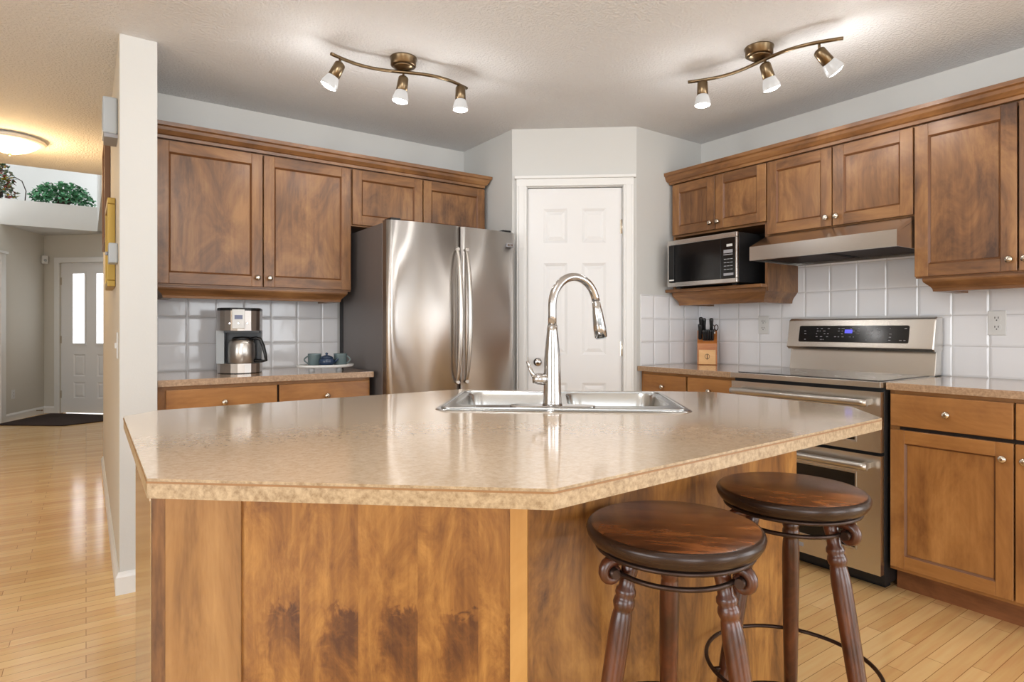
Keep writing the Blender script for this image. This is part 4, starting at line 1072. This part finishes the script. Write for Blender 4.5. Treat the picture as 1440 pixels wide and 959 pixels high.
def knife(x, y, z, ln, wd, label, grp, lean=0.16):
    p0 = TK @ Vector((x, y, z)); d = (TK.to_3x3() @ Vector((0, -lean * 1.4, 1))).normalized()
    t = thing('kitchen_knife', label, 'knife', tuple(p0), math.radians(-53), grp)
    R3 = Matrix.Rotation(math.radians(53), 3, 'Z'); d = R3 @ d
    c = MB(); c.tube([d * -0.035, d * 0.004], [wd * 0.45, wd * 0.5], 'steel_soft', 8, flat=0.35); c.build('blade', t)
    c = MB(); c.tube([d * 0.003, d * 0.012, d * (ln * 0.5), d * (ln - 0.014), d * (ln - 0.004), d * ln], [wd * 0.55, wd * 0.7, wd * 0.62, wd * 0.78, wd * 0.75, wd * 0.4], 'black', 12, flat=0.75); c.build('handle', t)
GRP = 'black-handled knives in the knife block'
zt = lambda y: 0.140 + (y + 0.055) * (0.085 / 0.095)
for x, y, ln, lab in ((-0.045, -0.028, 0.105, 'long black-handled knife at the pantry end of the knife block'),
                     (-0.040, 0.012, 0.115, 'tallest black-handled knife at the back of the knife block'),
                     (-0.020, 0.020, 0.100, 'black-handled knife second from the tallest in the knife block'),
                     (0.026, 0.015, 0.105, 'thick black-handled knife near the scissors in the knife block')):
    knife(x, y, zt(y), ln, 0.017, lab, None)
for i in range(5):
    knife(-0.022 + i * 0.014, -0.036, zt(-0.036), 0.075, 0.011, 'short dark steak knife in the front row of the knife block', 'steak knives in the front row of the block')
p0 = TK @ Vector((0.046, 0.018, zt(0.018)))
t = thing('kitchen_scissors', 'kitchen scissors with looped handles standing in the knife block', 'scissors', tuple(p0), math.radians(-53))
c = MB()
for sx in (-0.011, 0.011): c.tube([(sx + 0.011 * math.cos(a), 0, 0.038 + 0.018 * math.sin(a)) for a in [2 * PI * k_ / 18 for k_ in range(18)]], 0.0032, 'iron', 8, closed=True)
c.tube([(0, 0, -0.02), (0, 0, 0.022)], 0.006, 'steel_soft', 8, flat=0.5); c.build('scissor_loops', t)

# wall outlets over the worktops
def outlet(label, x, y, z, rz, kind='outlet'):
    t = thing('wall_outlet', label, 'outlet', (x, y, z), rz)
    c = MB(); c.box(-0.036, 0.036, -0.006, 0, -0.058, 0.058, 'white_pl'); c.build('cover_plate', t, bevel=0.003)
    for zz in (-0.021, 0.021):
        c = MB(); c.prism(rrect(-0.017, 0.017, zz - 0.014, zz + 0.014, 0.008), 0.006, 0.009, 'white_pl', Tm(rx=PI / 2))
        c.box(-0.008, -0.005, -0.0095, -0.009, zz - 0.001, zz + 0.008, 'black'); c.box(0.005, 0.008, -0.0095, -0.009, zz - 0.001, zz + 0.008, 'black'); c.lathe([(0.0028, 0), (0.0028, 0.0005)], 'black', Tm((0, -0.009, zz - 0.008), rx=PI / 2), 10)
        c.build('socket', t)
    return t
outlet('white double outlet on the tiles right of the stove', W2 - 0.0065, 1.026, 1.182, RZ)
outlet('white double outlet on the tiles between knife block and stove', W2 - 0.0065, 2.224, 1.179, RZ)
q2 = E0 + (E1 - E0).normalized() * (qc + 0.17)
outlet('small white outlet low on the entry wall', q2.x + 0.001, q2.y, 0.33, ENA)

# ------------------------------------------------------------------ hall wall fittings
HX = 0.118
t = thing('door_chime', 'pale grey door chime box high on the hall wall', 'door chime', (HX, 3.36, 2.11))
c = MB(); c.box(-0.058, 0, -0.085, 0.085, -0.075, 0.09, 'grey_pl'); c.build('cover', t, bevel=0.008)
c = MB(); c.box(-0.052, 0, -0.080, 0.080, -0.092, -0.075, 'grey_print'); c.build('grille', t)
t = thing('thermostat', 'small grey thermostat box on the hall wall in front of the gold frame', 'thermostat', (HX, 3.30, 1.495))
c = MB(); c.box(-0.036, 0, -0.05, 0.05, -0.045, 0.045, 'grey_pl'); c.build('housing', t, bevel=0.005)
c = MB(); c.lathe([(0.009, 0), (0.008, 0.012)], 'grey_print', Tm((-0.036, 0, 0), ry=-PI / 2), 14); c.build('dial', t)
t = thing('gold_frame', 'thick gold picture frame hanging on the hall wall', 'picture frame', (HX, 3.72, 1.575))
c = MB()
for a in ((-0.20, 0.20, 0.185, 0.215), (-0.20, 0.20, -0.215, -0.185), (-0.20, -0.17, -0.185, 0.185), (0.17, 0.20, -0.185, 0.185)): c.box(-0.034, -0.001, a[0], a[1], a[2], a[3], 'gold')
c.build('frame', t, bevel=0.003)
c = MB(); c.box(-0.012, -0.002, -0.17, 0.17, -0.185, 0.185, 'print'); c.build('picture', t)
t = thing('picture_frame', 'tall thin brown picture frame farther along the hall wall', 'picture frame', (HX, 4.6, 2.0))
c = MB()
for a in ((-0.32, 0.32, 0.30, 0.33), (-0.32, 0.32, -0.33, -0.30), (-0.32, -0.29, -0.30, 0.30), (0.29, 0.32, -0.30, 0.30)): c.box(-0.03, -0.001, a[0], a[1], a[2], a[3], 'brownframe')
c.build('frame', t, bevel=0.003)
c = MB(); c.box(-0.012, -0.002, -0.29, 0.29, -0.30, 0.30, 'print'); c.build('picture', t)
t = thing('light_switch', 'white light switch on the hall side of the wall end', 'light switch', (HX, 3.25, 1.08))
c = MB(); c.box(-0.006, 0, -0.036, 0.036, -0.058, 0.058, 'white_pl'); c.build('cover_plate', t, bevel=0.002)
c = MB(); c.box(-0.013, -0.006, -0.006, 0.006, -0.012, 0.012, 'white_pl'); c.build('toggle', t)
# motion sensor in the entry corner
q3 = E1 + Vector((-0.02, -0.10))
t = thing('motion_sensor', 'small white motion sensor high in the entry corner', 'sensor', (q3.x + 0.03, q3.y + 0.02, 2.10), math.radians(15))
c = MB(); c.box(-0.035, 0.035, -0.03, 0.06, -0.055, 0.055, 'white_pl'); c.build('housing', t, bevel=0.008)
c = MB(); c.lathe([(0.018, 0), (0.012, 0.008), (0.002, 0.011)], 'grey_pl', Tm((0, -0.03, -0.01), rx=PI / 2), 14); c.build('lens', t)
# door stop
q4 = E0 + (E1 - E0).normalized() * ((E1 - E0).length - 0.20)
t = thing('door_stop', 'tiny brass door stop on the entry baseboard', 'door stop', (q4.x, q4.y, 0.06), ENA)
c = MB(); c.lathe([(0.010, 0.014), (0.006, 0.022), (0.006, 0.07)], 'brass', Tm(rx=PI / 2), 12); c.build('spring', t)
c = MB(); c.lathe([(0.010, 0.07), (0.010, 0.085)], 'brownframe', Tm(rx=PI / 2), 12); c.build('rubber_tip', t)
# rug at the front door
r_ = MB(); r_.prism([(-0.90, 9.50), (-0.22, 8.97), (0.10, 9.10), (0.50, 9.38), (-0.10, 10.10), (-0.40, 10.36)], 0.0, 0.012, 'rug')
tag(r_.build('entry_rug', bevel=0.003), 'dark brown rug on the floor before the front door', 'rug')

# ------------------------------------------------------------------ plants on the high ledge
def leafy(name, label, center, spread, count, mats, pot=None, stems=None, size=0.045, dome=True):
    t = thing(name, label, 'plant', center)
    lf = MB()
    for i in range(count):
        while True:
            x, y, z = random.uniform(-1, 1), random.uniform(-1, 1), random.uniform(0 if dome else -1, 1)
            q_ = x * x + y * y + z * z
            if 0.25 < q_ < 1: break
        p = Vector((x * spread[0], y * spread[1], z * spread[2] + 0.03))
        a = random.uniform(0, 2 * PI); T = Tm(tuple(p), rx=random.uniform(-0.9, 0.9), ry=random.uniform(-0.9, 0.9), rz=a)
        s_ = size * random.uniform(0.6, 1.2)
        v = [lf.bm.verts.new(T @ Vector(c_)) for c_ in ((0, 0, 0), (s_ * 0.4, s_ * 0.35, s_ * 0.12), (s_ * 1.0, 0, -s_ * 0.05), (s_ * 0.4, -s_ * 0.35, s_ * 0.12), (s_ * 0.45, 0, 0))]
        m_ = random.choice(mats)
        lf.face([v[0], v[4], v[1]], m_); lf.face([v[4], v[2], v[1]], m_); lf.face([v[0], v[3], v[4]], m_); lf.face([v[4], v[3], v[2]], m_)
    lf.build('foliage', t)
    c = MB(); c.lathe([(0.06, 0), (0.085, 0.06), (0.09, 0.10)], 'terracotta', None, 20); c.build('pot', t)
    return t
ZL = 2.755
leafy('ivy_plant', 'low spreading green ivy on the high ledge', (-0.24, 9.80, ZL), (0.36, 0.12, 0.27), 900, ['leaf', 'leaf', 'leaf_dark', 'leaf'], size=0.06)
t2 = leafy('flowering_plant', 'taller plant with dark red and yellow blooms on the high ledge', (-0.93, 9.80, ZL), (0.22, 0.12, 0.50), 700, ['leaf_dark', 'leaf_grey', 'leaf_grey', 'flower', 'yellow'], size=0.06)
c = MB(); c.tube([(0.10, 0, 0.25), (0.20, 0, 0.30), (0.27, 0, 0.26), (0.31, 0, 0.14), (0.30, 0, 0.01)], 0.006, 'terracotta', 8); c.build('curved_stem', t2)
